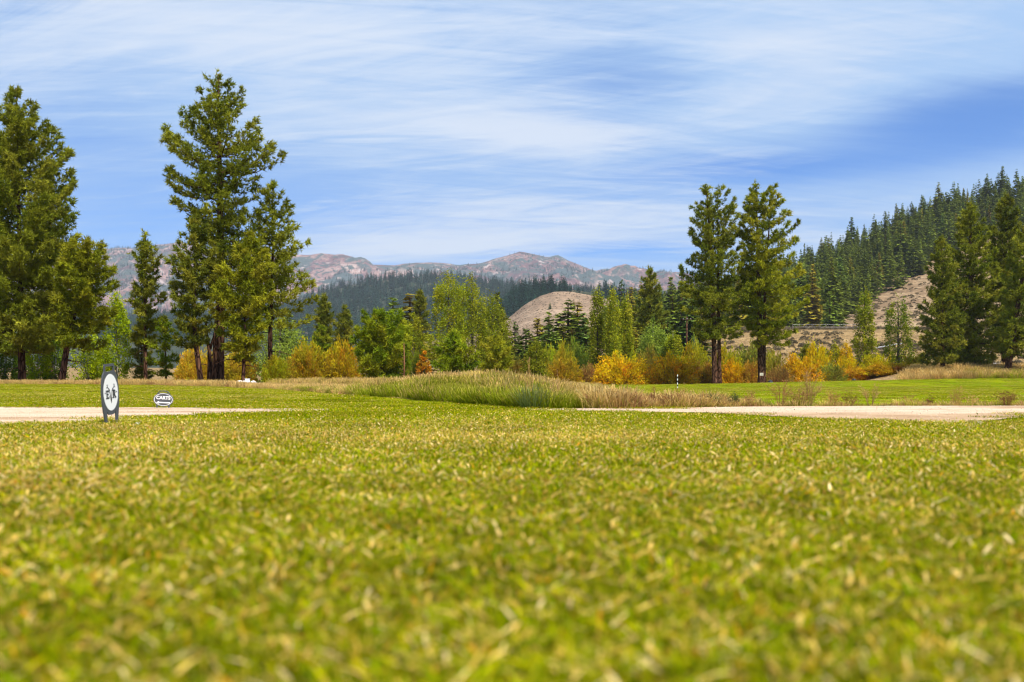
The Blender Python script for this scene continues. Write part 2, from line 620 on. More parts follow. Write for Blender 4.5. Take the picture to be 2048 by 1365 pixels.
M_LAWN = ground_mat('lawn_turf', ((.30, (.12, .16, .004)), (.47, (.18, .20, .005)), (.62, (.25, .24, .008)), (.78, (.32, .27, .02))), 1.1, 7, .6,
                    speck=[(22, .60, .72, (.31, .26, .07)), (9, .60, .75, (.09, .12, .008))], bump=.03, bump_scale=18, stretch=(1, .45, 1))
M_FAIR = ground_mat('fairway_turf', ((.30, (.12, .17, .004)), (.5, (.17, .21, .005)), (.72, (.25, .245, .008))), .22, 8, .65,
                    speck=[(6, .62, .74, (.24, .22, .05))], bump=.03, bump_scale=12, stretch=(1, .35, 1))
M_GRAVEL = ground_mat('crushed_gravel', ((.30, (.47, .32, .20)), (.48, (.63, .46, .32)), (.7, (.74, .58, .45))), 1.6, 9, .72,
                      speck=[(60, .62, .70, (.30, .20, .13)), (45, .64, .70, (.75, .66, .55)), (.8, .54, .66, (.42, .28, .17)), (3.5, .62, .70, (.34, .22, .13))], bump=.02, bump_scale=60, stretch=(.35, 1.1, 1))

LAWN_FAR = [(-900, 768.5), (-300, 768.5), (0, 769), (300, 771), (430, 774), (560, 780), (700, 790), (830, 800), (940, 809), (1010, 816), (1090, 818),
            (1300, 817), (1480, 815), (2048, 812.5), (2600, 810), (3000, 809)]
lawn_far = dist_curve(LAWN_FAR)
sheet('lawn', -5200, 7200, 620, lambda p: np.full_like(np.asarray(p, float), .55), lawn_far, 140, .004, M_LAWN)
LP_FAR = [(-900, 812), (0, 815.5), (150, 815), (350, 817), (560, 818), (665, 819.3)]
LP_NEAR = [(-900, 880), (-300, 866), (0, 856), (150, 850), (250, 841), (345, 832.5), (450, 828.5), (560, 825.5), (665, 822)]
lp_far, lp_near = dist_curve(LP_FAR), dist_curve(LP_NEAR)
sheet('gravel_path', -900, 660, 300, lp_near, lp_far, 24, .010, M_GRAVEL, .16)
RP_FAR = [(1040, 819.5), (1090, 819.3), (1300, 817.5), (1480, 815), (1700, 813.5), (2048, 813), (3000, 809.5)]
RP_NEAR = [(1040, 822.3), (1090, 823.2), (1300, 825.6), (1400, 827), (1500, 832.5), (1700, 842), (1760, 846), (1830, 849), (1950, 847.5), (2048, 836), (2200, 826), (3000, 812)]
rp_far, rp_near = dist_curve(RP_FAR), dist_curve(RP_NEAR)
sheet('gravel_path', 1045, 3000, 300, rp_near, rp_far, 24, .010, M_GRAVEL, .16)
M_DIRT = ground_mat('bare_dirt', ((.30, (.24, .15, .09)), (.48, (.42, .28, .165)), (.66, (.58, .42, .28))), 1.8, 9, .72,
                    speck=[(40, .60, .68, (.25, .16, .10)), (55, .62, .70, (.68, .56, .44))], bump=.03, bump_scale=30, stretch=(.5, 1.2, 1))
rp_mid = dist_curve([(1400, 826.8), (1480, 828.5), (1600, 829.5), (1800, 831), (1950, 830), (2048, 827), (2200, 822.5), (2400, 818)])
sheet('dirt_verge', 1405, 2390, 160, lambda p: rp_near(p) - .03, rp_mid, 20, .015, M_DIRT, .22)
# fairway beyond the right path
sheet('fairway', 1090, 3000, 240, lambda p: rp_far(p) + .4, lambda p: np.interp(p, [1090, 1250, 1700, 1830, 2048, 3000], [60, 100, 104, 104.5, 106, 108]), 90, .006, M_FAIR)


def in_path(X, Y, wob=.5):
    px = 1024 + X / Y * F
    jit = wob * fbm(X * 1.3 + 40, Y * .5, 3) * Y / 12
    l = (px < 655) & (Y > lp_near(px) + jit) & (Y < lp_far(px) + jit * .5)
    r = (px > 1055) & (Y > rp_near(px) + jit) & (Y < rp_far(px) + jit * .5)
    return l | r


# ------------------------------------------------------------------ hills as height fields


def hill(name, px0, px1, nx, Y0, Y1, ny, pyf, base_py, mat, amp, nscale, back=.35, rid=False, kind='structure'):
    """a slope rising from Y0 (row base_py) to a ridge at Y1, then falling behind"""
    px = np.linspace(px0, px1, nx)
    t = np.concatenate([np.linspace(-.30, 0, 8, endpoint=False), np.linspace(0, 1 + back, ny - 8)])
    PX, T = np.meshgrid(px, t)
    z, X, Y = hill_z(PX, T, Y0, Y1, pyf, base_py, amp, nscale, rid)
    q = np.clip(-T / .30, 0, 1)                  # apron running down under the meadow
    z = z * (1 - q) + (terrain(X, Y) - 3) * q
    v = np.stack([X, Y, z], -1).reshape(-1, 3)
    o = structure(name, v, grid_faces(ny, nx), np.ones((nx * ny, 3)), mat)
    return o


def hill_z(PX, T, Y0, Y1, pyf, base_py, amp, nscale, rid=False):
    Y = Y0 + (Y1 - Y0) * T
    X = (PX - 1024) / F * Y
    ridge = pyf(PX)
    tt = np.clip(T, 0, 1)
    e = tt ** .85
    py = base_py + (ridge - base_py) * e
    z = EYE + (HOR - py) * Y / F
    zr = EYE + (HOR - ridge) * Y1 / F
    z = np.where(T > 1, zr - (T - 1) ** 1.3 * (zr * 1.2), z)
    nz = (ridged(X / nscale, Y / nscale) - .62) if rid else fbm(X / nscale, Y / nscale, 5)
    z = z + amp * nz * (0.15 + 0.85 * np.sin(np.pi * np.clip(T, 0, 1)) ** .8)
    return z, X, Y


M_SLOPE = ground_mat('dry_slope', ((.32, (.15, .095, .055)), (.5, (.27, .185, .11)), (.7, (.38, .27, .165))), .06, 9, .7,
                     speck=[(.55, .52, .60, (.15, .105, .065)), (.22, .58, .66, (.34, .25, .15))], bump=.5, bump_scale=.8)
M_SAGEHILL = ground_mat('sage_hill', ((.34, (.19, .13, .09)), (.5, (.29, .205, .14)), (.68, (.39, .285, .205))), .03, 8, .65,
                        speck=[(.32, .53, .60, (.16, .12, .085)), (.16, .60, .68, (.19, .15, .105))], bump=1.0, bump_scale=.4)
M_FORESTFLOOR = ground_mat('forest_floor', ((.40, (.030, .042, .028)), (.60, (.055, .06, .038)), (.76, (.26, .18, .12))), .012, 6, .6)
M_MOUNT = ground_mat('mountain_rock', ((.40, (.055, .035, .042)), (.48, (.14, .070, .070)), (.55, (.27, .160, .14)), (.66, (.46, .36, .32))), .0030, 12, .80,
                     speck=[(.030, .52, .58, (.05, .07, .065)), (.0045, .50, .60, (.05, .07, .068)), (.020, .60, .72, (.36, .28, .26))],  # broad dark speck: tree patches, also painting in bluish shadow on the slopes
                     bump=40, bump_scale=.012)

RIDGE_R = curve([(900, 740), (1150, 700), (1250, 665), (1400, 612), (1500, 585), (1600, 552), (1700, 508), (1800, 462), (1900, 425), (2048, 392), (2300, 330), (2900, 250)])
HR = (300.0, 640.0, RIDGE_R, 690.0, 9.0, 60.0)
hill('hill', 1000, 2900, 160, HR[0], HR[1], 70, HR[2], HR[3], M_SLOPE, HR[4], HR[5])
RIDGE_S = curve([(800, 690), (950, 668), (1010, 642), (1050, 609), (1080, 592), (1110, 583), (1140, 583), (1180, 590), (1265, 611), (1310, 640), (1380, 668), (1500, 690)])
HS = (560.0, 760.0, RIDGE_S, 690.0, 2.0, 30.0)
hill('hill', 820, 1480, 120, HS[0], HS[1], 60, HS[2], HS[3], M_SAGEHILL, HS[4], HS[5])
RIDGE_F = curve([(-900, 660), (0, 650), (300, 640), (560, 618), (630, 594), (690, 573), (750, 562), (800, 557), (880, 556), (960, 564), (1040, 577), (1100, 578), (1180, 584),
                 (1280, 592), (1400, 600), (1600, 600), (3000, 590)])
HF = (1400.0, 2300.0, RIDGE_F, 690.0, 26.0, 170.0)
hill('hill', -900, 3000, 260, HF[0], HF[1], 60, HF[2], HF[3], M_FORESTFLOOR, HF[4], HF[5])
RIDGE_N = curve([(900, 690), (980, 640), (1030, 596), (1070, 582), (1140, 580), (1200, 588), (1290, 610), (1400, 640), (1500, 690)])
HN = (950.0, 1150.0, RIDGE_N, 690.0, 6.0, 80.0)
hill('hill', 900, 1500, 70, HN[0], HN[1], 36, HN[2], HN[3], M_FORESTFLOOR, HN[4], HN[5])
RIDGE_M = curve([(-1400, 560), (-600, 520), (0, 513), (150, 511), (205, 506), (250, 499), (300, 494), (355, 488), (450, 503), (560, 514), (610, 512), (650, 511), (690, 507),
                 (715, 516), (745, 527), (790, 531), (830, 526), (870, 523), (920, 529), (965, 522), (1000, 512), (1040, 503), (1070, 510), (1095, 518),
                 (1115, 517), (1150, 527), (1190, 541), (1215, 536), (1250, 531), (1285, 535), (1310, 548), (1345, 541), (1380, 548), (1430, 562), (1600, 590), (2200, 610), (3400, 600)])
HM = (3400.0, 6200.0, RIDGE_M, 668.0, 380.0, 560.0)
hill('mountain', -1400, 3400, 560, HM[0], HM[1], 130, HM[2], HM[3], M_MOUNT, HM[4], HM[5], .3, True)

# ------------------------------------------------------------------ foliage generators


def unit(a):
    return a / (np.linalg.norm(a, axis=-1, keepdims=True) + 1e-9)


def needles(mb, P, D, S, COL, k=10, width=.12, spread=.75):
    """bursts of thin triangles at points P"""
    n = len(P)
    d = unit(D[:, None] * 1.0 + RG.normal(0, spread, (n, k, 3)))
    L = S[:, None, None] * RG.uniform(.7, 1.15, (n, k, 1))
    side = unit(np.cross(d, RG.normal(0, 1, (n, k, 3))))
    w = S[:, None, None] * width
    b = P[:, None] - d * L * .12
    v0 = b - side * w; v1 = b + side * w; v2 = P[:, None] + d * L
    v = np.stack([v0, v1, v2], 2).reshape(-1, 3)
    f = np.arange(len(v)).reshape(-1, 3)
    c = COL[:, None] * RG.uniform(.8, 1.2, (n, k, 1))
    c = np.repeat(c[:, :, None], 3, 2).reshape(-1, 3)
    mb.add(v, f, c)


def leaves(mb, P, S, COL, aspect=.75, up=.4, D=None, along=.0):
    """one leaf-sized two-triangle face at each point"""
    n = len(P)
    nrm = unit(RG.normal(0, 1, (n, 3)) + np.array([0, 0, up]))
    t = RG.normal(0, 1, (n, 3))
    if D is not None:
        t = unit(t) * (1 - along) + unit(D) * along
    t = unit(np.cross(np.cross(nrm, t), nrm)) if D is None else unit(t)
    b = unit(np.cross(nrm, t))
    s = S[:, None]
    v = np.stack([P - t * s * .5, P + b * s * aspect * .5, P + t * s * .5, P - b * s * aspect * .5], 1).reshape(-1, 3)
    i = np.arange(n)[:, None] * 4
    f = np.concatenate([i + np.array([[0, 1, 2]]), i + np.array([[0, 2, 3]])])
    mb.add(v, f, np.repeat(COL, 4, 0))


def pick_cols(cols, n, jit=.15):
    cols = np.asarray(cols, float)
    a = cols[RG.integers(0, len(cols), n)]; b = cols[RG.integers(0, len(cols), n)]
    t = RG.random((n, 1))
    return (a * t + b * (1 - t)) * (1 + RG.normal(0, jit, (n, 1)).clip(-.4, .5))


PINE = [(0.218, 0.247, 0.018), (0.287, 0.299, 0.024), (0.155, 0.19, 0.016), (0.333, 0.328, 0.032), (0.241, 0.259, 0.02)]
PINE_Y = [(0.31, 0.31, 0.015), (0.241, 0.265, 0.014), (0.368, 0.339, 0.025), (0.196, 0.224, 0.012)]
PINE_D = [(0.178, 0.201, 0.02), (0.23, 0.241, 0.022), (0.132, 0.161, 0.018), (0.287, 0.27, 0.026)]
PINE_B = [(0.196, 0.27, 0.01), (0.276, 0.333, 0.013), (0.138, 0.207, 0.01), (0.333, 0.345, 0.018)]


class Prof:
    """silhouette: rows of (height, left, right) about the trunk axis"""

    def __init__(self, rows, axis):
        rows = sorted(rows)
        self.z = np.array([r[0] for r in rows]); self.l = np.array([r[1] for r in rows]); self.r = np.array([r[2] for r in rows])
        self.axis = axis

    def rad(self, z, az):
        c = np.cos(az)
        l = np.interp(z, self.z, self.l); r = np.interp(z, self.z, self.r)
        return np.maximum(l * (1 - c) / 2 + r * (1 + c) / 2, .05)


def px_tree(Y, rows, trunk, base=None):
    """rows [(py, xl, xr)], trunk [(px, py)] from base to top, in photo pixels -> local metres"""
    X0 = wx(trunk[0][0], Y)
    z0 = tz(X0, Y) - .05
    s = Y / F
    path = [((p[0] - trunk[0][0]) * s, 0.0, wz(p[1], Y) - z0) for p in trunk]
    path[0] = (0, 0, 0)
    tzs = np.array([p[2] for p in path]); txs = np.array([p[0] for p in path])
    axis = lambda z: np.interp(z, tzs, txs)
    pr = []
    for (py, xl, xr) in rows:
        z = wz(py, Y) - z0
        ax = axis(z) + X0
        pr.append((z, max(.05, ax - wx(xl, Y)), max(.05, wx(xr, Y) - ax)))
    return (X0, Y, z0), path, Prof(pr, axis)


def trunk_mesh(mb, path, r0, seg=9, top=.12, flare=1.35):
    p = np.array(path, float)
    H = p[-1, 2]
    zs = np.concatenate([[0, H * .012, H * .04], np.linspace(H * .1, H, 12)])
    x = np.interp(zs, p[:, 2], p[:, 0]); y = np.interp(zs, p[:, 2], p[:, 1])
    x = x + .06 * r0 * np.sin(zs * 1.7); y = y + .06 * r0 * np.cos(zs * 1.3)
    t = zs / H
    r = r0 * (1 - t * (1 - top)) ; r[0] *= flare; r[1] *= 1 + (flare - 1) * .4
    mb.tube(np.stack([x, y, zs], 1), r, seg, (1, 1, 1))


def pine(label, Y, rows, trunk, tw, cols=PINE, group='tall pines round the fairway', dens=1.0, tuft=.34, name='pine_tree', k=9, gap=.0, extra=None,
         elev=(-12, 6, 38), dz=.42, per=5, cat='pine tree', dead=6):
    loc, path, pf = px_tree(Y, rows, trunk)
    root = thing(name, label, cat, loc, 0, group)
    tm = MB()
    r0 = tw * Y / F / 2
    trunk_mesh(tm, path, r0)
    if extra:                                   # further stems of a forked tree
        for (tr2, w2) in extra:
            s = Y / F
            p2 = [((p[0] - trunk[0][0]) * s, RG.uniform(.2, .5) if i else .25, wz(p[1], Y) - loc[2]) for i, p in enumerate(tr2)]
            p2[0] = (p2[0][0], .2, 0)
            trunk_mesh(tm, p2, w2 * s / 2)
    cm = MB()
    z0, z1 = pf.z[0], pf.z[-1]
    P, D, S, K = [], [], [], []
    for pth in [path] + [[((p[0] - trunk[0][0]) * Y / F, .3, wz(p[1], Y) - loc[2]) for p in tr2] for (tr2, _) in (extra or [])]:
        pa = np.array(pth); m = 34                # needles clothing the leaders
        q = 1 - .16 * RG.random(m) ** 1.2; zq = q * pa[-1, 2]
        P.append(np.stack([np.interp(zq, pa[:, 2], pa[:, 0]), np.interp(zq, pa[:, 2], pa[:, 1]), zq], 1) + RG.normal(0, .12, (m, 3)))
        D.append(RG.normal(0, .4, (m, 3)) + np.array([0, 0, .9])); S.append(np.full(m, tuft)); K.append(pick_cols(cols, m, .1))
    z = z0
    H = path[-1][2]
    while z < z1 - .1:
        q = (z - z0) / (z1 - z0)
        nb = per if q < .9 else 3
        a0 = R_.uniform(0, 6.28)
        for b in range(nb):
            if R_.random() < gap:
                continue
            az = a0 + b * 6.283 / nb + R_.uniform(-.5, .5)
            zz_ = z + R_.uniform(-.5, .5) * dz
            L = float(pf.rad(zz_, az)) * R_.choice((R_.uniform(.45, .85), R_.uniform(.8, 1.08), R_.uniform(.95, 1.12)))
            e = rad(np.interp(q, [0, .45, 1], elev) + R_.uniform(-9, 9))
            rise = L * math.tan(e)
            zs = min(max(zz_ - rise * .8, z0 * .75), H * .985)
            ax = float(pf.axis(zs))
            t = np.linspace(0, 1, 6)
            ca, sa = math.cos(az), math.sin(az)
            sag = -0.12 * L * np.sin(t * math.pi) + .10 * L * t ** 3
            bx = ax + ca * L * t; by = sa * L * t; bz = zs + rise * t + sag
            br = max(.012, r0 * .13 * min(1, L / 3)) * (1 - .8 * t)
            tm.tube(np.stack([bx, by, bz], 1), br, 4, (.9, .9, .9), cap=False)
            m = max(6, int((L * 17 + 6) * dens))
            tt = 1 - (1 - .16) * RG.random(m) ** 1.25
            tt[: max(1, m // 6)] = 1.0
            lat = RG.uniform(-1, 1, m) * L * .26 * (1.25 - tt) + RG.normal(0, .10, m)
            vx = np.interp(tt, t, bx) - sa * lat + RG.normal(0, .08, m)
            vy = np.interp(tt, t, by) + ca * lat + RG.normal(0, .08, m)
            vz = np.interp(tt, t, bz) + RG.uniform(-.12, .30, m) * min(1, L * .5)
            P.append(np.stack([vx, vy, vz], 1))
            dd = np.array([ca, sa, 0]) * .60 + np.array([0, 0, .42]) + RG.normal(0, .25, (m, 3))
            D.append(dd); S.append(RG.uniform(.75, 1.25, m) * tuft * .80)
            K.append(pick_cols(cols, 1, .10) * (1 + RG.normal(0, .13, (m, 1)).clip(-.3, .4)))
        z += dz * R_.uniform(.75, 1.25)
    for i in range(dead):                       # bare dead twigs below the crown
        zz_ = R_.uniform(z0 * .35, z0 * 1.0); az = R_.uniform(0, 6.28); L = R_.uniform(.5, 1.6)
        ax = float(pf.axis(zz_))
        tm.tube([(ax, 0, zz_), (ax + math.cos(az) * L * .6, math.sin(az) * L * .6, zz_ - .05), (ax + math.cos(az) * L, math.sin(az) * L, zz_ - .3)], [.03, .02, .008], 4, (.7, .7, .7), False)
    P, D, S, K = map(np.concatenate, (P, D, S, K))
    needles(cm, P, unit(D), S, K, k)
    tm.build('trunk', M_BARK, root, True)
    cm.build('crown', M_NEEDLE, root)
    return root


def leafy(label, Y, rows, trunk, tw, cols, n=5200, size=.16, name='poplar_tree', cat='poplar tree', group=None, stretch=1.6, limbs=26, bark=None, clump=.16,
          nclump=90, upright=True, stems=1):
    tp_ = min(rows); mid_ = (tp_[1] + tp_[2]) / 2 + R_.uniform(-.2, .2) * (tp_[2] - tp_[1])
    rows = rows + [(tp_[0] - .5 * (tp_[2] - tp_[1]), mid_ - 1.5, mid_ + 1.5)]
    loc, path, pf = px_tree(Y, rows, trunk)
    root = thing(name, label, cat, loc, 0, group)
    tm, cm = MB(), MB()
    r0 = tw * Y / F / 2
    H = path[-1][2]
    trunk_mesh(tm, path, r0, 7)
    zs = np.linspace(pf.z[0], pf.z[-1], 60)
    area = np.array([pf.rad(z, 0.) + pf.rad(z, math.pi) for z in zs])
    w = area ** 1.5; w /= w.sum()
    cz = RG.choice(zs, nclump, p=w) + RG.uniform(-.5, .5, nclump) * (zs[1] - zs[0])
    az = RG.uniform(0, 6.283, nclump)
    rf = np.sqrt(RG.uniform(.28, 1.0, nclump))
    R = pf.rad(cz, az)
    mw = area.max() / 2
    cr = np.minimum(mw * clump * RG.uniform(.7, 1.5, nclump), R * .6 + .15)
    r = np.maximum(R - cr * .9, 0) * rf
    cx = pf.axis(cz) + np.cos(az) * r; cyy = np.sin(az) * r
    cc = pick_cols(cols, nclump, .14)
    n = int(n * 1.4)
    idx = RG.integers(0, nclump, n)
    off = RG.normal(0, .66, (n, 3)) * cr[idx][:, None]
    off[:, 2] *= stretch
    P = np.stack([cx[idx], cyy[idx], cz[idx]], 1) + off
    P[:, 2] = np.maximum(P[:, 2], .1)
    COL = cc[idx] * (1 + RG.normal(0, .18, (n, 1)).clip(-.4, .5))
    leaves(cm, P, size * RG.uniform(.6, 1.15, n), COL, up=.9)
    order = RG.permutation(nclump)[:limbs]
    for i in order:
        zb = max(H * .06, cz[i] - (r[i] * 1.6 if upright else r[i] * .7) - .8)
        zb = min(zb, H * .92)
        ax = float(pf.axis(zb))
        p0 = np.array([ax, 0, zb]); p2 = np.array([cx[i], cyy[i], cz[i]])
        p1 = p0 * .45 + p2 * .55 + np.array([0, 0, -.12 * (p2[2] - p0[2]) if upright else .05])
        rb = max(.015, r0 * .32 * (1 - zb / H))
        tm.tube([p0, p1, p2], [rb, rb * .6, rb * .25], 4, (1, 1, 1), False)
    tm.build('trunk', bark or M_BARK2, root, True)
    cm.build('crown', M_LEAF, root)
    return root


# ------------------------------------------------------------------ hero pines, left
T = [(450, 395, 470)]
pine('broad dense pine at the left edge, tallest of the left grove', 62,
     [(181, 24, 36), (205, 8, 60), (235, -5, 76), (270, -28, 98), (300, -40, 122), (340, -50, 130), (390, -65, 132), (410, -70, 142), (470, -80, 143), (530, -85, 140), (600, -90, 132), (660, -70, 118), (700, -50, 95)],
     [(44, 766), (42, 600), (32, 176)], 15, PINE, dens=1.5, elev=(-8, 14, 45), dz=.40, tuft=.36, per=6)
pine('dark bushy pine with a leaning trunk beside the left grove', 60,
     [(482, 172, 190), (500, 140, 212), (530, 128, 220), (570, 122, 226), (610, 118, 226), (650, 120, 214), (690, 150, 205)],
     [(122, 768), (133, 700), (146, 640), (178, 480)], 14, PINE_Y, dens=1.5, elev=(-12, 5, 45), dz=.36, tuft=.38)
pine('slim isolated pine with ragged crown left of the tallest pine', 66,
     [(474, 286, 293), (495, 272, 306), (520, 268, 318), (548, 275, 310), (570, 264, 328), (600, 262, 330), (630, 268, 322), (660, 266, 320), (690, 268, 316)],
     [(291, 769), (290, 600), (289, 471)], 8, PINE, dens=1.15, elev=(-8, 18, 50), dz=.40, gap=.12)
pine('tallest pine in the middle of the left cluster, thick red trunk', 62,
     [(151, 430, 443), (170, 408, 462), (200, 394, 486), (235, 378, 492), (262, 354, 524), (300, 326, 552), (335, 328, 557), (365, 345, 545), (400, 334, 536), (430, 352, 530), (452, 392, 520), (480, 400, 530), (540, 410, 535), (600, 415, 530)],
     [(434, 766), (440, 640), (441, 440), (436, 148)], 25, PINE, dens=1.25, elev=(-18, 1, 36), dz=.44, gap=.07, tuft=.33, per=6)
pine('darker pine on thin leaning trunk left of the tallest pine', 60,
     [(432, 388, 400), (460, 372, 418), (500, 352, 425), (540, 342, 430), (580, 338, 432), (620, 336, 430), (660, 345, 425), (690, 360, 410)],
     [(402, 766), (393, 700), (387, 620), (394, 430)], 12, PINE_D, dens=1.25, elev=(-10, 10, 48), dz=.42, gap=.05)
pine('yellow-green bushy pine in front of the tallest pine', 58,
     [(470, 496, 506), (500, 470, 530), (540, 445, 545), (580, 432, 546), (620, 425, 545), (660, 430, 535), (700, 452, 520), (715, 470, 505)],
     [(486, 762), (490, 640), (500, 466)], 8, PINE_Y, dens=1.35, elev=(-14, 8, 45), dz=.40, tuft=.36)
pine('open-crowned pine with dark trunk on the right of the left cluster', 64,
     [(366, 540, 550), (385, 530, 562), (420, 518, 578), (440, 512, 602), (480, 505, 606), (520, 500, 616), (560, 502, 628), (590, 508, 631), (620, 515, 626), (650, 530, 612)],
     [(540, 762), (541, 640), (546, 500), (545, 362)], 11, PINE, dens=.95, elev=(-10, 14, 50), dz=.46, gap=.16, tuft=.37)
pine('young green pine with bare lower stem beside the slim pine', 64,
     [(640, 322, 330), (660, 308, 346), (690, 300, 358), (720, 302, 356), (745, 306, 345)],
     [(332, 766), (330, 638)], 5, PINE_B, dens=.9, elev=(-5, 10, 40), dz=.42, gap=.15, dead=0)
pine('small dark pine sapling filling the gap below the slim pine', 70,
     [(660, 278, 284), (690, 268, 296), (730, 264, 305), (755, 268, 300)],
     [(284, 768), (282, 658)], 5, PINE_D, dens=1.0, elev=(-5, 10, 40), dz=.42, dead=0)
pine('dark shaded pine behind the left grove at the frame edge', 78,
     [(330, 92, 104), (380, 78, 125), (450, 62, 140), (540, 50, 146), (640, 45, 140), (700, 60, 130)],
     [(100, 766), (100, 325)], 14, PINE_D, dens=1.0, elev=(-6, 20, 50), dz=.50, k=8)
pine('broad pine beyond the left frame edge', 66,
     [(260, -130, -118), (320, -165, -80), (420, -190, -50), (540, -205, -35), (660, -180, -60)],
     [(-125, 766), (-125, 256)], 16, PINE, dens=.9, dz=.55, k=8)

# bare thin trunk beside the thick red one
t = thing('dead_tree', 'thin dark bare trunk standing between two pines of the left cluster', 'dead tree', (wx(419, 61), 61, tz(wx(419, 61), 61)))
mb = MB()
mb.tube([(0, 0, 0), (0.03, 0, 1), (.0, 0, 2), (-.18, .05, 3.0), (-.3, .1, 4.2)], [.17, .15, .12, .09, .03], 7)
mb.build('trunk', M_BARK, t, True)
mb = MB()
mb.tube([(0, 0, 2), (.25, 0, 2.8), (.38, .1, 3.8)], [.10, .07, .02], 5)
mb.tube([(.03, 0, 1.5), (.5, -.2, 2.1)], [.04, .01], 4)
mb.build('limb', M_BARK, t, True)

# ------------------------------------------------------------------ pines, middle and right
pine('round bright green pine with foliage down to the ground', 72,
     [(625, 748, 772), (640, 730, 795), (660, 718, 808), (690, 712, 816), (720, 710, 820), (745, 720, 815), (762, 728, 806)],
     [(764, 770), (762, 622)], 10, PINE_B, dens=1.5, elev=(-4, 25, 60), dz=.34, per=5, tuft=.42, dead=0)
pine('small bushy green pine in front of the cottonwoods', 74,
     [(672, 906, 914), (690, 884, 932), (712, 870, 948), (735, 868, 952), (752, 880, 945)],
     [(908, 768), (910, 668)], 7, PINE_B, dens=1.3, elev=(-4, 14, 50), dz=.36, tuft=.40, dead=0)
pine('small open pine with twisted stem right of the cottonwoods', 78,
     [(678, 982, 996), (695, 965, 1012), (715, 958, 1022), (740, 962, 1020), (752, 972, 1012)],
     [(991, 768), (994, 720), (990, 675)], 7, PINE_Y, dens=1.0, elev=(-4, 14, 50), dz=.40, tuft=.40, dead=0)
pine('twin-trunked pine left of the pair on the fairway edge', 103,
     [(376, 1408, 1438), (392, 1398, 1462), (430, 1382, 1476), (455, 1368, 1480), (490, 1388, 1484), (520, 1370, 1482), (555, 1362, 1488), (590, 1366, 1498), (625, 1368, 1500), (655, 1380, 1496), (680, 1402, 1470)],
     [(1430, 769), (1427, 640), (1424, 520), (1412, 374)], 12, PINE, dens=1.25, elev=(-16, 0, 34), dz=.50, gap=.10, tuft=.42, extra=[([(1440, 769), (1438, 560), (1437, 378)], 9)])
pine('twin-topped pine right of the pair with small white sign', 103,
     [(371, 1508, 1520), (380, 1500, 1552), (410, 1490, 1562), (450, 1484, 1582), (490, 1482, 1594), (530, 1482, 1602), (570, 1484, 1611), (610, 1488, 1604), (645, 1494, 1594), (668, 1508, 1588), (690, 1540, 1580)],
     [(1523, 769), (1519, 640), (1516, 520), (1512, 368)], 14, PINE_Y, dens=1.25, elev=(-16, 0, 34), dz=.50, gap=.08, tuft=.42, extra=[([(1528, 769), (1532, 560), (1546, 376)], 9)])
pine('dark narrow pine at the left of the right grove', 112,
     [(478, 1878, 1886), (500, 1864, 1900), (540, 1856, 1910), (600, 1848, 1915), (650, 1842, 1918), (690, 1836, 1920), (725, 1850, 1905)],
     [(1885, 748), (1883, 474)], 10, PINE_D, dens=1.0, elev=(-12, 10, 50), dz=.58, tuft=.50, gap=.05)
pine('broad olive pine in the middle of the right grove', 118,
     [(410, 1935, 1944), (440, 1920, 1960), (490, 1908, 1980), (540, 1896, 1990), (600, 1888, 1998), (650, 1882, 2002), (700, 1890, 1996), (728, 1905, 1980)],
     [(1944, 742), (1940, 406)], 14, PINE, dens=1.05, elev=(-14, 4, 36), dz=.58, tuft=.52)
pine('tall dark pine near the right frame edge', 122,
     [(395, 2008, 2018), (420, 1994, 2036), (470, 1984, 2055), (530, 1975, 2070), (600, 1972, 2078), (660, 1980, 2070), (700, 1990, 2060)],
     [(2010, 738), (2012, 392)], 16, PINE_D, dens=1.05, elev=(-14, 4, 36), dz=.58, tuft=.52)
pine('red-barked leaning pine at the right frame edge', 110,
     [(440, 2058, 2072), (490, 2030, 2110), (560, 2020, 2130), (620, 2018, 2125), (680, 2010, 2110), (710, 2025, 2090)],
     [(2014, 742), (2026, 660), (2045, 560), (2066, 436)], 14, PINE, dens=.9, elev=(-14, 10, 50), dz=.58, tuft=.50, gap=.10)
pine('pine partly outside the right frame edge', 125,
     [(400, 2145, 2155), (470, 2115, 2190), (560, 2095, 2210), (660, 2100, 2200)],
     [(2150, 742), (2150, 396)], 15, PINE_D, dens=.8, dz=.7, tuft=.55)
pine('tall dark conifer rising behind the pale poplars', 150,
     [(541, 1297, 1304), (555, 1288, 1314), (580, 1280, 1322), (610, 1274, 1330), (640, 1272, 1334), (670, 1278, 1330)],
     [(1301, 760), (1300, 538)], 10, PINE_D, dens=.9, elev=(-12, 8, 50), dz=.75, tuft=.62, name='conifer_tree', cat='conifer', group='conifers behind the meadow')
pine('dark conifer behind the yellow bushes, taller of two', 110,
     [(593, 645, 651), (615, 636, 660), (650, 630, 668), (690, 628, 668), (715, 632, 664)],
     [(648, 766), (648, 590)], 8, PINE_D, dens=1.1, elev=(-8, 8, 45), dz=.5, tuft=.46, name='conifer_tree', cat='conifer', group='conifers behind the meadow', dead=0)
pine('grey-green ragged conifer left of the round pine', 108,
     [(618, 686, 694), (640, 672, 702), (670, 665, 708), (700, 666, 708), (716, 672, 700)],
     [(688, 766), (689, 614)], 8, PINE_D, dens=1.0, elev=(-8, 8, 45), dz=.5, tuft=.46, name='conifer_tree', cat='conifer', group='conifers behind the meadow', dead=0)
pine('small fresh green conifer below the ragged grey-green one', 104,
     [(655, 640, 646), (675, 630, 656), (700, 626, 662), (715, 632, 655)],
     [(645, 766), (643, 652)], 5, PINE_B, dens=1.0, dz=.5, tuft=.42, name='conifer_tree', cat='conifer', group='conifers behind the meadow', dead=0)
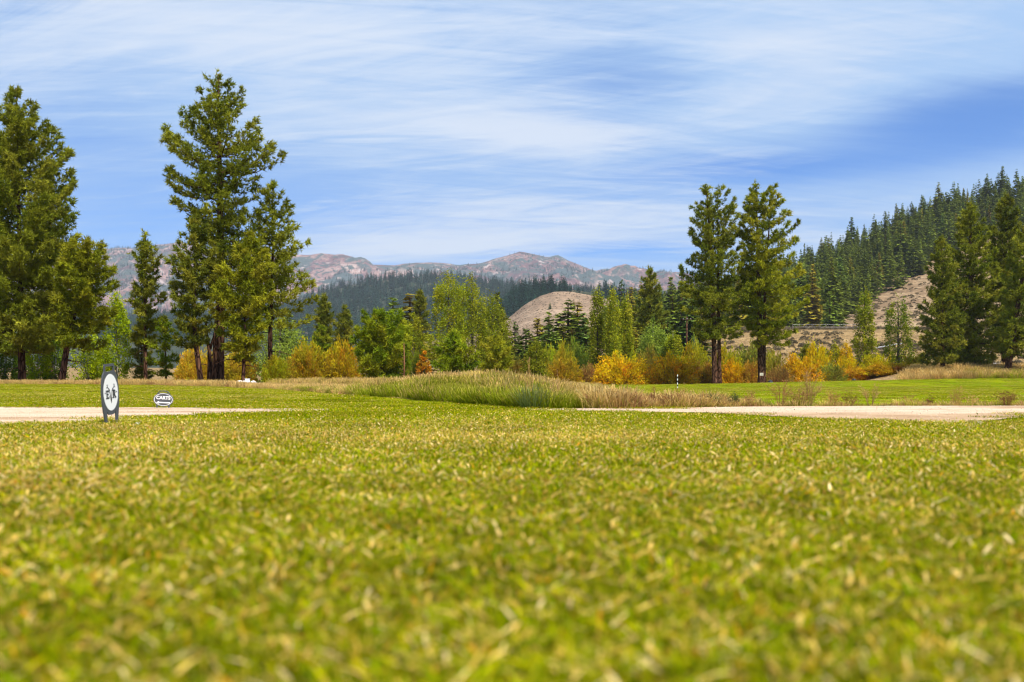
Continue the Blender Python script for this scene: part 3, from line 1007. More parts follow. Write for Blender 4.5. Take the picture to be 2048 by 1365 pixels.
pine('dark spire conifer behind the bright cottonwood', 150,
     [(586, 837, 843), (605, 830, 850), (640, 822, 858), (680, 818, 862)],
     [(840, 764), (840, 583)], 8, PINE_D, dens=.9, dz=.7, tuft=.6, name='conifer_tree', cat='conifer', group='conifers behind the meadow', dead=0)
pine('small dark conifer among the orange willows', 128,
     [(693, 1608, 1614), (705, 1602, 1621), (722, 1597, 1628), (740, 1596, 1632)],
     [(1611, 768), (1611, 690)], 5, PINE_D, dens=1.2, dz=.45, tuft=.45, name='conifer_tree', cat='conifer', group='conifers behind the meadow', dead=0)

# ------------------------------------------------------------------ leafy trees
GOLD = [(.30, .25, .02), (.24, .22, .018), (.36, .28, .03)]
YG = [(0.271, 0.322, 0.015), (0.35, 0.368, 0.018), (0.208, 0.268, 0.014), (0.415, 0.384, 0.025)]
OLV = [(0.241, 0.278, 0.015), (0.299, 0.319, 0.019), (0.182, 0.223, 0.014), (0.348, 0.342, 0.022)]
BRT = [(.34, .42, .008), (.42, .48, .010), (.24, .33, .008)]
SIL = [(0.261, 0.34, 0.044), (0.199, 0.28, 0.032), (0.337, 0.399, 0.06)]
DKG = [(0.132, 0.208, 0.014), (0.182, 0.255, 0.018), (0.099, 0.159, 0.012)]
leafy('bright green aspen between the bushy pine and slim pine', 70, [(588, 228, 238), (610, 212, 250), (650, 200, 262), (700, 196, 266), (740, 198, 264), (762, 205, 258)],
      [(234, 768), (233, 585)], 5, BRT, 5200, .15, 'aspen_tree', 'aspen', 'aspens in the left grove', bark=M_BIRCH, nclump=110)
for i, (px, tp, w, lab, cols) in enumerate((
        (75, 650, 30, 'pale-trunked young aspen just right of the leftmost trunk', BRT), (10, 660, 34, 'shaded young aspen at the left frame edge', DKG),
        (175, 655, 34, 'leafy young aspen right of the leaning pine trunk', BRT), (110, 675, 28, 'low dark aspen left of the leaning pine trunk', DKG),
        (205, 690, 26, 'low leafy aspen behind the large oval sign', BRT), (-60, 655, 36, 'young aspen just outside the left frame edge', DKG),
        (48, 690, 26, 'low dim aspen behind the leftmost pine trunk', DKG))):
    leafy(lab, 68 + i * 1.3, [(tp, px - 5, px + 6), (tp + 25, px - w * .7, px + w * .7), (tp + 60, px - w, px + w), (765, px - w * .8, px + w * .8)],
          [(px, 768), (px + 3, tp)], 4.5, cols, 2600, .15, 'aspen_tree', 'aspen', 'aspens in the left grove', bark=M_BIRCH, nclump=70)
leafy('pale olive tree behind the open-crowned pine', 90, [(640, 560, 580), (665, 520, 610), (700, 495, 622), (740, 490, 625), (765, 500, 620)],
      [(560, 768), (560, 636)], 6, SIL, 4200, .2, 'willow_tree', 'willow', None, stretch=1.2)
leafy('tall bright yellow-green cottonwood, left of three', 95, [(565, 878, 912), (580, 862, 934), (610, 858, 936), (650, 852, 934), (690, 848, 936), (730, 852, 938)],
      [(897, 766), (897, 560)], 8, YG, 8500, .19, 'cottonwood_tree', 'cottonwood', 'cottonwoods in the centre', nclump=190, clump=.17)
leafy('tall darker cottonwood, middle of three', 100, [(565, 928, 950), (580, 912, 968), (610, 905, 978), (660, 905, 985), (710, 908, 985), (740, 915, 980)],
      [(945, 766), (944, 560)], 8, OLV, 8000, .19, 'cottonwood_tree', 'cottonwood', 'cottonwoods in the centre', nclump=180, clump=.17)
leafy('rounded olive cottonwood, right of three', 102, [(600, 972, 995), (618, 955, 1014), (650, 950, 1024), (700, 952, 1026), (740, 960, 1020)],
      [(985, 766), (985, 597)], 8, OLV, 7000, .19, 'cottonwood_tree', 'cottonwood', 'cottonwoods in the centre', nclump=160, clump=.18)
leafy('pale yellow-green tree between round pine and cottonwood', 105, [(635, 818, 832), (655, 800, 850), (690, 796, 856), (740, 800, 855)],
      [(827, 766), (826, 632)], 5, YG, 3600, .2, 'cottonwood_tree', 'cottonwood', 'cottonwoods in the centre')
leafy('rounded olive tree right of the cottonwoods', 96, [(688, 1066, 1082), (705, 1052, 1094), (730, 1044, 1100), (758, 1046, 1098)],
      [(1073, 768), (1073, 686)], 6, OLV, 4200, .18, 'willow_tree', 'willow', None, stretch=1.2)
for (c, tp, w, bt, lab, cols, Y) in ((1195, 583, 17, 745, 'columnar poplar, left of the close trio', OLV, 118), (1225, 589, 18, 748, 'columnar poplar, middle of the close trio', YG, 116),
                                     (1251, 598, 17, 745, 'columnar poplar, right of the close trio', YG, 118)):
    leafy(lab, Y, [(tp, c - 5, c + 5), (tp + 15, c - w * .7, c + w * .7), (tp + 50, c - w, c + w), (tp + 110, c - w * 1.15, c + w * 1.15), (bt, c - w, c + w)],
          [(c, 768), (c, tp - 2)], 5, cols, 5600, .21, 'poplar_tree', 'poplar', 'trio of columnar poplars', nclump=140, clump=.26, stretch=2.2, limbs=16)
leafy('pale blue-green aspen clump right of the poplar trio', 124, [(650, 1300, 1312), (668, 1282, 1332), (700, 1272, 1342), (735, 1275, 1340)],
      [(1306, 768), (1306, 648)], 5, SIL, 5200, .22, 'aspen_tree', 'aspen', 'aspens behind the willows', bark=M_BIRCH, stretch=2.0)
leafy('light yellow-green aspen right of the pale clump', 122, [(664, 1340, 1350), (680, 1330, 1362), (705, 1325, 1368), (730, 1328, 1366)],
      [(1346, 768), (1346, 662)], 5, YG, 3600, .2, 'aspen_tree', 'aspen', 'aspens behind the willows', bark=M_BIRCH, stretch=2.0)
leafy('thin-leaved whitish aspen by the utility pole', 150, [(673, 1382, 1392), (690, 1372, 1402), (715, 1370, 1405)],
      [(1389, 768), (1388, 672)], 4, SIL, 700, .22, 'aspen_tree', 'aspen', 'aspens behind the willows', bark=M_BIRCH, limbs=40)
leafy('narrow light green poplar below the right hill', 135, [(589, 1724, 1738), (605, 1712, 1748), (640, 1708, 1752), (690, 1702, 1758), (735, 1708, 1752)],
      [(1730, 766), (1729, 586)], 6, YG + OLV, 5200, .24, 'poplar_tree', 'poplar', None, stretch=2.0, nclump=130)
leafy('dark olive poplar beside the right grove', 138, [(600, 1785, 1802), (618, 1772, 1818), (660, 1764, 1830), (710, 1768, 1830), (745, 1775, 1825)],
      [(1797, 766), (1796, 597)], 7, DKG + OLV, 5200, .24, 'poplar_tree', 'poplar', None, stretch=2.0, nclump=120)
leafy('yellowing larch showing through the right grove', 135, [(500, 1897, 1906), (530, 1884, 1918), (600, 1876, 1926), (690, 1872, 1930)],
      [(1901, 760), (1901, 496)], 6, YG, 4200, .24, 'larch_tree', 'larch', None, nclump=120)
leafy('golden yellow aspen beside the orange willows', 131, [(692, 1688, 1696), (706, 1678, 1706), (728, 1672, 1710), (755, 1676, 1706)],
      [(1693, 768), (1692, 696)], 4, [(.66, .44, .008), (.56, .37, .010), (.72, .50, .015)], 3400, .22, 'aspen_tree', 'aspen', 'aspens behind the willows', bark=M_BIRCH)
leafy('yellow-green aspen left of the golden aspen', 133, [(694, 1662, 1674), (708, 1648, 1686), (730, 1642, 1690), (755, 1646, 1686)],
      [(1668, 768), (1668, 694)], 4, [(.50, .41, .010), (.40, .37, .012), (.32, .33, .012)], 3400, .22, 'aspen_tree', 'aspen', 'aspens behind the willows', bark=M_BIRCH)
leafy('green-yellow aspen above the olive willow', 134, [(700, 1634, 1642), (715, 1624, 1654), (738, 1622, 1656)],
      [(1640, 768), (1640, 698)], 4, [(.38, .38, .012), (.28, .31, .012)], 3000, .22, 'aspen_tree', 'aspen', 'aspens behind the willows', bark=M_BIRCH)

leafy('small orange shrub between round pine and small bushy pine', 84, [(702, 846, 852), (714, 836, 858), (735, 829, 864), (752, 832, 862)],
      [(847, 768), (848, 700)], 3, [(.62, .26, .012), (.50, .22, .014), (.46, .27, .02)], 1500, .15, 'orange_shrub', 'shrub', None, nclump=40, stretch=1.0, upright=False)

# ------------------------------------------------------------------ willow bushes: shared meshes, tinted per bush


def bush_proto(i, seed):
    global RG
    keep = RG; RG = np.random.default_rng(seed)
    n = 170
    az = RG.uniform(0, 6.283, n); el = np.arcsin(RG.uniform(.05, 1, n))
    el = np.maximum(el, .12)
    rr_ = RG.uniform(.86, 1.03, n)
    lob = 1 + .16 * np.sin(az * 3 + seed) + .10 * np.sin(az * 5 + el * 4 + seed * 2)
    tip = np.stack([np.cos(az) * np.cos(el), np.sin(az) * np.cos(el), np.sin(el)], 1) * (rr_ * lob)[:, None]
    b = np.stack([np.cos(az), np.sin(az), np.zeros(n)], 1) * RG.uniform(.02, .32, (n, 1))
    sm, fm = MB(), MB()
    P, D, K = [], [], []
    for j in range(n):
        mid = b[j] * .55 + tip[j] * .45 + np.array([0, 0, .22 * tip[j, 2]])
        if j % 2 == 0:
            sm.tube([b[j], mid, tip[j]], [.014, .009, .003], 3, (1, 1, 1), False)
        m = 80
        t = 1 - .72 * RG.random(m) ** 1.3
        p = (1 - t)[:, None] ** 2 * b[j] + (2 * t * (1 - t))[:, None] * mid + (t ** 2)[:, None] * tip[j]
        P.append(p + RG.normal(0, .065, (m, 3)))
        D.append(np.tile(unit(tip[j] - b[j]), (m, 1)))
        hue = np.array([1, 1 + RG.normal(0, .14), 1]) * (1 + RG.normal(0, .18))
        K.append(np.tile(np.clip(hue, .45, 1.6), (m, 1)) * (1 + RG.normal(0, .15, (m, 1))))
    P = np.concatenate(P); P[:, 2] = np.maximum(P[:, 2], .02)
    leaves(fm, P, RG.uniform(.06, .115, len(P)), np.clip(np.concatenate(K), .3, 2), .45, .3, np.concatenate(D), .6)
    RG = keep
    return sm.mesh('stems', M_STEM), fm.mesh('foliage', M_LEAF)


BUSH = [bush_proto(i, 50 + i) for i in range(4)]


def bush(label, px, Y, top, half, col, bottom=None, group='willow bushes in the hollow beyond the fairway', name='willow_bush', cat='bush', depth=.9):
    X = wx(px, Y); z = tz(X, Y) - .1
    if bottom is not None:
        z = min(z, wz(bottom, Y))
    h = wz(top, Y) - z; w = half * Y / F
    root = thing(name, label, cat, (X, Y, z), R_.uniform(0, 6.28), group)
    root.scale = (w * 1.16, w * 1.05, h * 1.14)
    sm, fm = R_.choice(BUSH)
    link('stems', sm, root)
    o = link('foliage', fm, root)
    o.color = (min(.8, col[0] * 1.45), col[1] * 1.40, col[2] * .8, 1)
    return root


OR = (.45, .285, .012); YE = (.47, .335, .012); OY = (.34, .29, .02); BR = (.26, .16, .07); ORB = (.40, .23, .02); OLB = (.24, .23, .035); RB = (.33, .19, .035)
for args in (
        ('yellow-brown willow clump left of the round pine, bigger half', 615, 84, 697, 44, (.34, .27, .02)),
        ('yellow-brown willow clump touching the round pine', 682, 86, 698, 38, (.36, .265, .018)),
        ('tan willow behind the red pine trunk', 395, 92, 708, 44, (.40, .29, .03)),
        ('tan-yellow willow right of the thick red trunk', 480, 90, 712, 38, (.36, .28, .03)),
        ('orange and olive willow right of the tall grass mound', 1122, 112, 728, 38, (.34, .235, .022)),
        ('bare brown twiggy bush beside the yellow willow', 1176, 114, 738, 24, BR),
        ('large golden yellow willow at the fairway edge', 1240, 110, 719, 50, YE),
        ('large orange willow behind the striped pole', 1345, 110, 720, 44, OR),
        ('brown-green willow between the yellow and orange willows', 1296, 122, 710, 26, (.22, .18, .04)),
        ('olive-yellow willow above and right of the orange one', 1388, 124, 704, 38, (.30, .27, .018)),
        ('tan willow behind the parked cart', 1408, 114, 734, 32, (.30, .19, .04)),
        ('orange willow between the two twin-trunked pines, left', 1466, 116, 731, 28, OR),
        ('rusty brown willow between the two twin-trunked pines, right', 1500, 115, 733, 24, RB),
        ('grey-olive willow rising behind the right twin pine', 1500, 140, 704, 42, (.20, .20, .04)),
        ('olive willow right of the right twin pine', 1548, 126, 716, 26, (.24, .21, .03)),
        ('orange-brown willow below the small dark conifer', 1598, 118, 722, 42, (.44, .285, .014)),
        ('brown willow just right of the signed trunk', 1560, 114, 740, 24, BR),
        ('pale olive willow right of the small dark conifer', 1662, 118, 736, 30, (.22, .22, .05)),
        ('orange-brown willow below the narrow poplar', 1712, 118, 740, 34, ORB),
        ('rusty orange willow below the dark olive poplar', 1772, 117, 730, 48, (.38, .235, .018)),
        ('red-brown willow at the start of the dry bank', 1806, 116, 733, 28, (.31, .15, .035)),
        ('yellow-green willow at the foot of the right grove', 1855, 121, 728, 34, (.30, .24, .02)),
        ('olive brush under the narrow dark pine', 1918, 128, 712, 34, (.17, .17, .03)),
        ('green brush right of the round pine', 830, 100, 716, 24, (.17, .20, .025)),
        ('dusky brush behind the small open pine', 1030, 105, 728, 32, (.20, .16, .035)),
        ('tan brush in front of the conifer row', 1085, 118, 726, 30, (.22, .20, .035)),
        ('low tan brush left of the twin yellow willow clumps', 560, 82, 725, 28, (.30, .22, .03)),
        ('green brush between the conifers and the poplar trio', 1150, 128, 700, 30, (.16, .19, .03)),
        ('yellow-leaved brush left of the poplar trio', 1128, 124, 706, 22, (.28, .25, .02)),
        ('dark green brush at the foot of the poplar trio', 1160, 126, 716, 24, (.07, .10, .02)),
        ('lime-green willow behind the orange and olive one', 1108, 132, 706, 30, (.27, .29, .015)),
        ('green-gold willow filling the gap right of the poplar trio', 1275, 134, 706, 30, (.30, .29, .015)),
        ('lime willow rising behind the large orange willow', 1330, 138, 700, 34, (.28, .30, .016)),
        ('gold-green willow seen between the two twin-trunked pines', 1452, 134, 708, 30, (.33, .30, .015)),
        ('golden willow rising behind the orange-brown willow', 1630, 127, 704, 34, (.46, .36, .012)),
        ('gold willow directly left of the narrow poplar', 1690, 124, 722, 30, (.48, .36, .012)),
        ('lime-gold willow between the two poplars', 1755, 124, 716, 30, (.40, .34, .014)),
        ('gold-olive willow at the left foot of the right grove', 1836, 124, 714, 28, (.34, .30, .018)),
        ('olive willow left of the large golden yellow one', 1195, 126, 724, 28, (.28, .25, .03)),
        ('leafy young brush at the foot of the open-crowned pine', 552, 60, 722, 24, (.24, .24, .015))):
    bush(*args)
bush('low vivid orange-red bush on top of the sagebrush bank', 1471, 232, 680, 8, (.62, .12, .03), group=None)
bush('rust-coloured dead shrub on the bank by the wire fence', 1588, 236, 664, 7, (.45, .20, .08), group=None)

# ------------------------------------------------------------------ conifers of the slopes


def far_conifer(seed, tris, slim):
    """unit-height conifer: drooping whorls of small needle faces; returns trunk and crown builders"""
    rg = np.random.default_rng(seed)
    tm, cm = MB(), MB()
    tm.tube([(0, 0, -.06), (0, 0, .4), (0, 0, .96)], [.020, .013, .003], 5)
    lv = 26
    V, K = [], []
    for i in range(lv):
        q = (i + rg.uniform(-.3, .3)) / lv
        z = .05 + .95 * q
        r = slim * (1 - q) ** .8 * rg.uniform(.75, 1.1) + .012
        nb = max(4, int(tris * (1 - q * .6) / lv / 3))
        for b in range(nb):
            az = rg.uniform(0, 6.283); L = r * rg.uniform(.6, 1.1)
            ca, sa = math.cos(az), math.sin(az)
            zz_ = z + rg.uniform(-.015, .015)
            for s in range(3):
                t0 = (.15, .45, .7)[s]; t1 = (.65, .9, 1.12)[s]
                w = .085 * (1.1 - q * .75) * rg.uniform(.7, 1.2) * (1, .9, .6)[s]
                dr = -.25 * L
                a = np.array([ca * L * t0, sa * L * t0, zz_ + dr * t0 + .004])
                bq = np.array([ca * L * t1, sa * L * t1, zz_ + dr * t1 ** 1.5 + rg.uniform(-.012, .02)])
                sd = np.array([-sa, ca, rg.uniform(-.5, .5)]) * w
                V.append([a - sd * .6, a + sd, bq] if s % 2 else [a + sd * .6, a - sd, bq])
                K.append(rg.uniform(.65, 1.3))
    V = np.array(V).reshape(-1, 3)
    K = np.repeat(np.array(K), 3)[:, None] * np.array([[1, 1, 1]])
    cm.add(V, np.arange(len(V)).reshape(-1, 3), K)
    return tm, cm


HC = []
for i in range(5):
    tm, cm = far_conifer(100 + i, 1000, (.26, .19, .30, .225, .17)[i])
    HC.append((tm.mesh('trunk', M_BARK), cm.mesh('crown', M_FAR)))


def in_poly(x, y, poly):
    c = False
    n = len(poly)
    for i in range(n):
        x1, y1 = poly[i]; x2, y2 = poly[(i + 1) % n]
        if (y1 > y) != (y2 > y) and x < (x2 - x1) * (y - y1) / (y2 - y1) + x1:
            c = not c
    return c


HTINT = [(0.138, 0.188, 0.024), (0.18, 0.219, 0.024), (0.114, 0.175, 0.03), (0.228, 0.231, 0.024), (0.156, 0.2, 0.024), (0.276, 0.225, 0.026)]


def place_conifer(loc, h, label, group, cat='conifer', i=[0], wide=1.0):
    i[0] += 1
    root = thing('conifer_tree', label, cat, loc, R_.uniform(0, 6.28), group)
    w = h * R_.uniform(.8, 1.3) * wide
    root.scale = (w, w, h)
    tm, cm = HC[R_.randrange(5)]
    link('trunk', tm, root)
    o = link('crown', cm, root)
    c = R_.choice(HTINT); j = R_.uniform(.85, 1.25)
    o.color = (c[0] * j, c[1] * j, c[2] * j, 1)
    return root


BARE = [(1672, 700), (1688, 640), (1748, 600), (1840, 548), (1932, 495), (2010, 470), (2120, 520), (2120, 700)]
got = []
tries = 0
while len(got) < 262 and tries < 20000:
    tries += 1
    px = R_.uniform(1240, 2080); t_ = R_.random() ** 1.1 * 1.02
    z, X, Y = hill_z(np.array([px]), np.array([t_]), *HR)
    z, X, Y = float(z[0]), float(X[0]), float(Y[0])
    py = HOR - (z - EYE) * F / Y
    if in_poly(px, py, BARE):
        continue
    sp = 6.5
    if any((X - g[0]) ** 2 + (Y - g[1]) ** 2 < sp * sp for g in got):
        continue
    got.append((X, Y, z, px))
for (X, Y, z, px) in got:
    q = (Y - HR[0]) / (HR[1] - HR[0])
    edge = in_poly(px + 26, HOR - (z - EYE) * F / Y + 16, BARE)
    lab = ('conifer standing on the skyline of the right hillside' if q > .84 else 'conifer in the lowest row at the foot of the right hillside' if q < .10 else
           'conifer along the upper edge of the bare slope on the right' if edge else 'conifer low in the dense forest on the right hillside' if q < .42 else
           'conifer high in the dense forest below the right skyline')
    place_conifer((X, Y, z - .6), R_.choice((R_.uniform(10, 16), R_.uniform(14, 20), R_.uniform(18, 25))), lab, 'conifers on the right hillside')
# row of conifers between meadow and sage hill, and behind the twin pines
for (px, py, Y, lab) in ((1052, 668, 165, 'dark conifer, leftmost of the row below the sage hill'), (1075, 648, 175, 'pointed conifer second in the row below the sage hill'),
                         (1098, 640, 170, 'conifer third in the row below the sage hill'), (1088, 690, 150, 'low conifer in front of the row below the sage hill'),
                         (1118, 652, 180, 'short conifer in the middle of the row below the sage hill'), (1136, 618, 178, 'tallest spire of the row below the sage hill'),
                         (1155, 622, 185, 'spire next to the tallest in the row below the sage hill'), (1166, 642, 170, 'conifer touching the poplar trio on the left'),
                         (1268, 655, 175, 'conifer just right of the poplar trio'), (1278, 590, 190, 'slim dark conifer left of the tall one behind the poplars'),
                         (1322, 610, 195, 'dark conifer right of the tall one behind the poplars'), (1345, 588, 210, 'spire conifer left of the utility pole'),
                         (1362, 600, 205, 'conifer directly behind the utility pole'), (1385, 595, 200, 'conifer left of the left twin pine'), (1335, 640, 180, 'low conifer in the gap left of the utility pole'),
                         (1400, 640, 200, 'low conifer half hidden by the left twin pine'), (820, 606, 170, 'small conifer left of the dark spire'), (800, 640, 160, 'low conifer just above the round pine'),
                         (786, 612, 190, 'distant conifer top above the round pine'), (1006, 640, 180, 'conifer behind the rounded olive cottonwood'), (995, 602, 190, 'conifer top above the rounded olive cottonwood'),
                         (575, 640, 150, 'blue-green conifer right of the open-crowned pine'), (470, 660, 150, 'blue-green conifer behind the yellow bushy pine'), (612, 680, 170, 'small blue-green conifer left of the dark pair'),
                         (1020, 672, 160, 'low conifer at the left foot of the bare sage hill'), (1060, 676, 150, 'bushy low conifer left in the meadow row'), (1096, 664, 155, 'dark bushy conifer in front of the bare hill'), (1126, 660, 165, 'full dark conifer at the foot of the bare hill'),
                         (1150, 650, 172, 'full conifer hiding the right foot of the bare hill'), (1172, 664, 160, 'low conifer beside the leftmost columnar poplar'), (1030, 656, 185, 'blue-green conifer at the left edge of the bare hill'), (1084, 660, 190, 'small blue-green conifer before the bare hill'),
                         (1038, 680, 170, 'short dark conifer behind the olive tree'), (1112, 675, 160, 'low bushy conifer in the meadow row'), (1144, 668, 158, 'low conifer in front of the tallest spire')):
    X = wx(px, Y); z = tz(X, Y) - .3
    place_conifer((X, Y, z), max(2.5, (wz(py, Y) - z) * (1.12 if px < 1180 and Y > 149 else 1)), lab, 'conifers behind the meadow', wide=1.8)
# lone trees on the sage hill
for (px, py, hpx) in ((1142, 588, 10), (1148, 612, 16), (1275, 606, 30), (1100, 650, 14)):
    Y = 690.0
    t_ = (Y - HS[0]) / (HS[1] - HS[0])
    z, X, Y_ = hill_z(np.array([float(px)]), np.array([t_]), *HS)
    place_conifer((float(X[0]), Y, float(z[0]) - .3), hpx * Y / F * 1.1, 'lone conifer on the bare sage hill', 'lone conifers on the sage hill')

# forested hill and mountain woods: one mass each
PROT = []
for i in range(5):
    tm, cm = far_conifer(200 + i, 230, (.28, .19, .33, .23, .16)[i])
    v, f, c = cm.arrays()
    PROT.append((v, f, c * np.array([[.030, .082, .052]]) * (.8 + .12 * i)))


def forest(name, spec, n, hmin, hmax, pxr, keep, label, tmax=1.03, rid=False):
    px = RG.uniform(*pxr, n * 3); t_ = RG.random(n * 3) ** .75 * tmax
    z, X, Y = hill_z(px, t_, *spec, rid)
    ok = keep(px, t_, X, Y)
    X, Y, z = X[ok][:n], Y[ok][:n], z[ok][:n]
    m = len(X)
    h = RG.uniform(hmin, hmax, m)
    rot = np.zeros((m, 3)); rot[:, 2] = RG.uniform(0, 6.28, m)
    w = h * RG.uniform(.75, 1.5, m)
    rot[:, :2] = RG.normal(0, .035, (m, 2))
    o = scatter(name, PROT, np.stack([X, Y, z - .05 * h], 1), RG.integers(0, 5, m), rot, np.stack([w, w, h], 1), M_FAR)
    o['label'] = label
    return o


forest('forest', HF, 15000, 11, 27, (-300, 2200), lambda px, t, X, Y: fbm(X / 90., Y / 90., 3) > -.13 - .1 * (px > 620) + .10 * (px < 560), 'distant dark blue-green forest covering the middle ridge')
forest('forest', HN, 1300, 14, 22, (930, 1480), lambda px, t, X, Y: (fbm(X / 40., Y / 40., 3) > -.2) & (t > .3), 'dark band of conifers on the ridge behind the sage hill')
forest('forest', HM, 26000, 11, 20, (-700, 1900), lambda px, t, X, Y: (t < .97) & (fbm(X / 330. + 9, Y / 330., 4) - .20 * (t - .45) + .06 * (px > 900) > -.03 + RG.normal(0, .07, len(px))), 'scattered distant conifers on the rocky mountain', 1.02, True)

def not_bare(px, t, X, Y):
    z, _, _ = hill_z(px, t, *HR)
    py = HOR - (z - EYE) * F / Y
    return np.array([not in_poly(a, b, BARE) for a, b in zip(px, py)])


forest('forest', HR, 2600, 9, 21, (1200, 2500), lambda px, t, X, Y: (t > .12) & not_bare(px, t, X, Y), 'smaller conifers filling in the right hillside forest')
bpy.data.objects['forest.003'].color = (5.2, 2.35, .50, 1)

# sagebrush on the bank and the bare slopes
sg = []
for s in range(3):
    mb = MB(); n = 150
    u = unit(RG.normal(0, 1, (n, 3))); u[:, 2] = np.abs(u[:, 2])
    leaves(mb, u * RG.uniform(.35, .55, (n, 1)) * np.array([[1, 1, .8]]), RG.uniform(.12, .26, n), pick_cols([(.16, .13, .085), (.21, .175, .11), (.12, .095, .06), (.24, .19, .10)], n), .5, .3, u, .7)
    sg.append(mb.arrays())
pts, sc = [], []
for _ in range(5200):
    Y = R_.uniform(172, 300); px = R_.uniform(1330, 2400)
    X = wx(px, Y)
    if fbm(np.array([X * .08]), np.array([Y * .08]), 3)[0] < R_.uniform(-.2, .14):
        continue
    pts.append((X, Y, tz(X, Y))); sc.append(R_.uniform(.5, 1.7))
for spec, n, pr, smin, smax in ((HR, 2600, (1640, 2300), 1.0, 2.0), (HS, 1300, (900, 1400), .5, 1.3)):
    px = RG.uniform(*pr, n); t_ = RG.uniform(0, 1, n)
    z, X, Y = hill_z(px, t_, *spec)
    for a in zip(X, Y, z):
        pts.append(a); sc.append(R_.uniform(smin, smax))
m = len(pts)
rot = np.zeros((m, 3)); rot[:, 2] = RG.uniform(0, 6.28, m)
o = scatter('sagebrush', sg, np.array(pts), RG.integers(0, 3, m), rot, np.repeat(np.array(sc)[:, None], 3, 1), M_SAGE)
o['label'] = 'grey-brown sagebrush dotting the dry bank and bare slopes'

# ------------------------------------------------------------------ lawn blades
GC = [(.25, .305, .001), (.145, .215, .001), (.335, .345, .002), (.43, .385, .003), (.06, .110, .001), (.20, .27, .001)]
SC = [(.80, .54, .14), (.68, .45, .09), (.88, .68, .34), (.60, .39, .06)]
OC = [(.60, .27, .015), (.44, .17, .015), (.68, .36, .02), (.28, .13, .05)]


def blades(mb, n, area, hmin, hmax, w, straw, orange, lean=.5, litter=.0):
    P = np.zeros((n, 3)); P[:, :2] = RG.uniform(-area / 2, area / 2, (n, 2))
    h = RG.uniform(hmin, hmax, n) ; az = RG.uniform(0, 6.283, n); ln = np.abs(RG.normal(0, lean, n))
    flat = RG.random(n) < litter
    ln = np.where(flat, RG.uniform(1.5, 4, n), ln)
    d = np.stack([np.cos(az) * ln, np.sin(az) * ln, np.ones(n)], 1)
    d = unit(d)
    sd = np.stack([-np.sin(az + RG.normal(0, .6, n)), np.cos(az), np.zeros(n)], 1)
    sd = unit(sd) * (w * RG.uniform(.6, 1.35, n) * np.where(flat, 1.5, 1))[:, None]
    p0 = P.copy(); p0[:, 2] = np.where(flat, h * RG.uniform(.4, 1.05, n), 0)
    p1 = p0 + d * (h * .55)[:, None]
    d2 = unit(d + np.stack([np.cos(az), np.sin(az), -.2 * np.ones(n)], 1) * RG.uniform(0, .9, n)[:, None])
    p2 = p1 + d2 * (h * .5)[:, None]
    v = np.stack([p0 - sd * .8, p0 + sd * .8, p1 - sd, p1 + sd, p2 - sd * .35, p2 + sd * .35], 1).reshape(-1, 3)
    i = np.arange(n)[:, None] * 6
    f = np.concatenate([i + np.array([[a]]) for a in ((0, 1, 3), (0, 3, 2), (2, 3, 5), (2, 5, 4))])
    r = RG.random(n)
    col = pick_cols(GC, n, .15)
    s = (r < straw) | (flat & (RG.random(n) < .30)); col[s] = pick_cols(SC, s.sum(), .15)
    q = ~s & (r < straw + orange); col[q] = pick_cols(OC, q.sum(), .15)
    tip = col.copy()
    cut = (RG.random(n) < .35) & ~s
    tip[cut] = tip[cut] * .4 + np.array([.50, .38, .05]) * .6
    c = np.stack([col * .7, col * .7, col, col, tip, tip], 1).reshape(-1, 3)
    mb.add(v, f, c)


NEARP = []
for s in (.05, .12, .22, .36):
    mb = MB()
    blades(mb, 1500, .34, .018, .044, .0019, s, .05 + s * .14, .7, .10 + s * .20)
    NEARP.append(mb.arrays())
MIDP = []
for s in (.05, .12, .23, .38):
    mb = MB()
    blades(mb, 1700, .75, .018, .042, .0026, s, .03 + s * .06, .5, .15)
    MIDP.append(mb.arrays())
FARP = []
for s in (.03, .07, .14, .24):
    mb = MB()
    blades(mb, 1900, 1.3, .016, .040, .0032, s, .02, .6, .1)
    FARP.append(mb.arrays())


def straw_field(X, Y):
    f = fbm(X * .9 + 11, Y * .55 + 3, 4) * 1.5 + fbm(X * .25, Y * .22 + 7, 3) * 1.6
    band = np.exp(-((np.log(np.maximum(Y, .5)) - math.log(5.6)) / .35) ** 2) * .42      # the drier strip across the middle of the lawn
    fresh = np.exp(-((np.log(np.maximum(Y, .5)) - math.log(11.5)) / .30) ** 2) * .5
    return f + band - fresh


def lawn_zone(name, protos, cell, ya, yb, label, margin=3.2, thin=1.0, inside=None):
    ys = np.arange(ya, yb, cell)
    P = []
    for y in ys:
        half = y * 1024 / F * 1.04 + margin
        xs = np.arange(-half, half, cell)
        P.append(np.stack([xs, np.full_like(xs, y)], 1))
    P = np.concatenate(P)
    P = P + RG.uniform(-.35, .35, P.shape) * cell
    if thin < 1:
        P = P[RG.random(len(P)) < thin]
    X, Y = P[:, 0], P[:, 1]
    px = 1024 + X / Y * F
    ok = (~in_path(X, Y) | ((fbm(X * .8 + 5, Y * .9, 3) > .27) & (RG.random(len(X)) < .22))) & (inside(px, Y) if inside else (Y < lawn_far(px)))
    X, Y = X[ok], Y[ok]
    sf = straw_field(X, Y) + RG.normal(0, .13, len(X))
    pick = np.clip(np.digitize(sf, (-.22, .12, .45)), 0, 3)
    m = len(X)
    rot = np.zeros((m, 3)); rot[:, 2] = RG.uniform(0, 6.28, m)
    sc_ = RG.uniform(.85, 1.2, m)
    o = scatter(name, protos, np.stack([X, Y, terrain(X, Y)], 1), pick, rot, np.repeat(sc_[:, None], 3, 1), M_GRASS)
    o['label'] = label
    return o


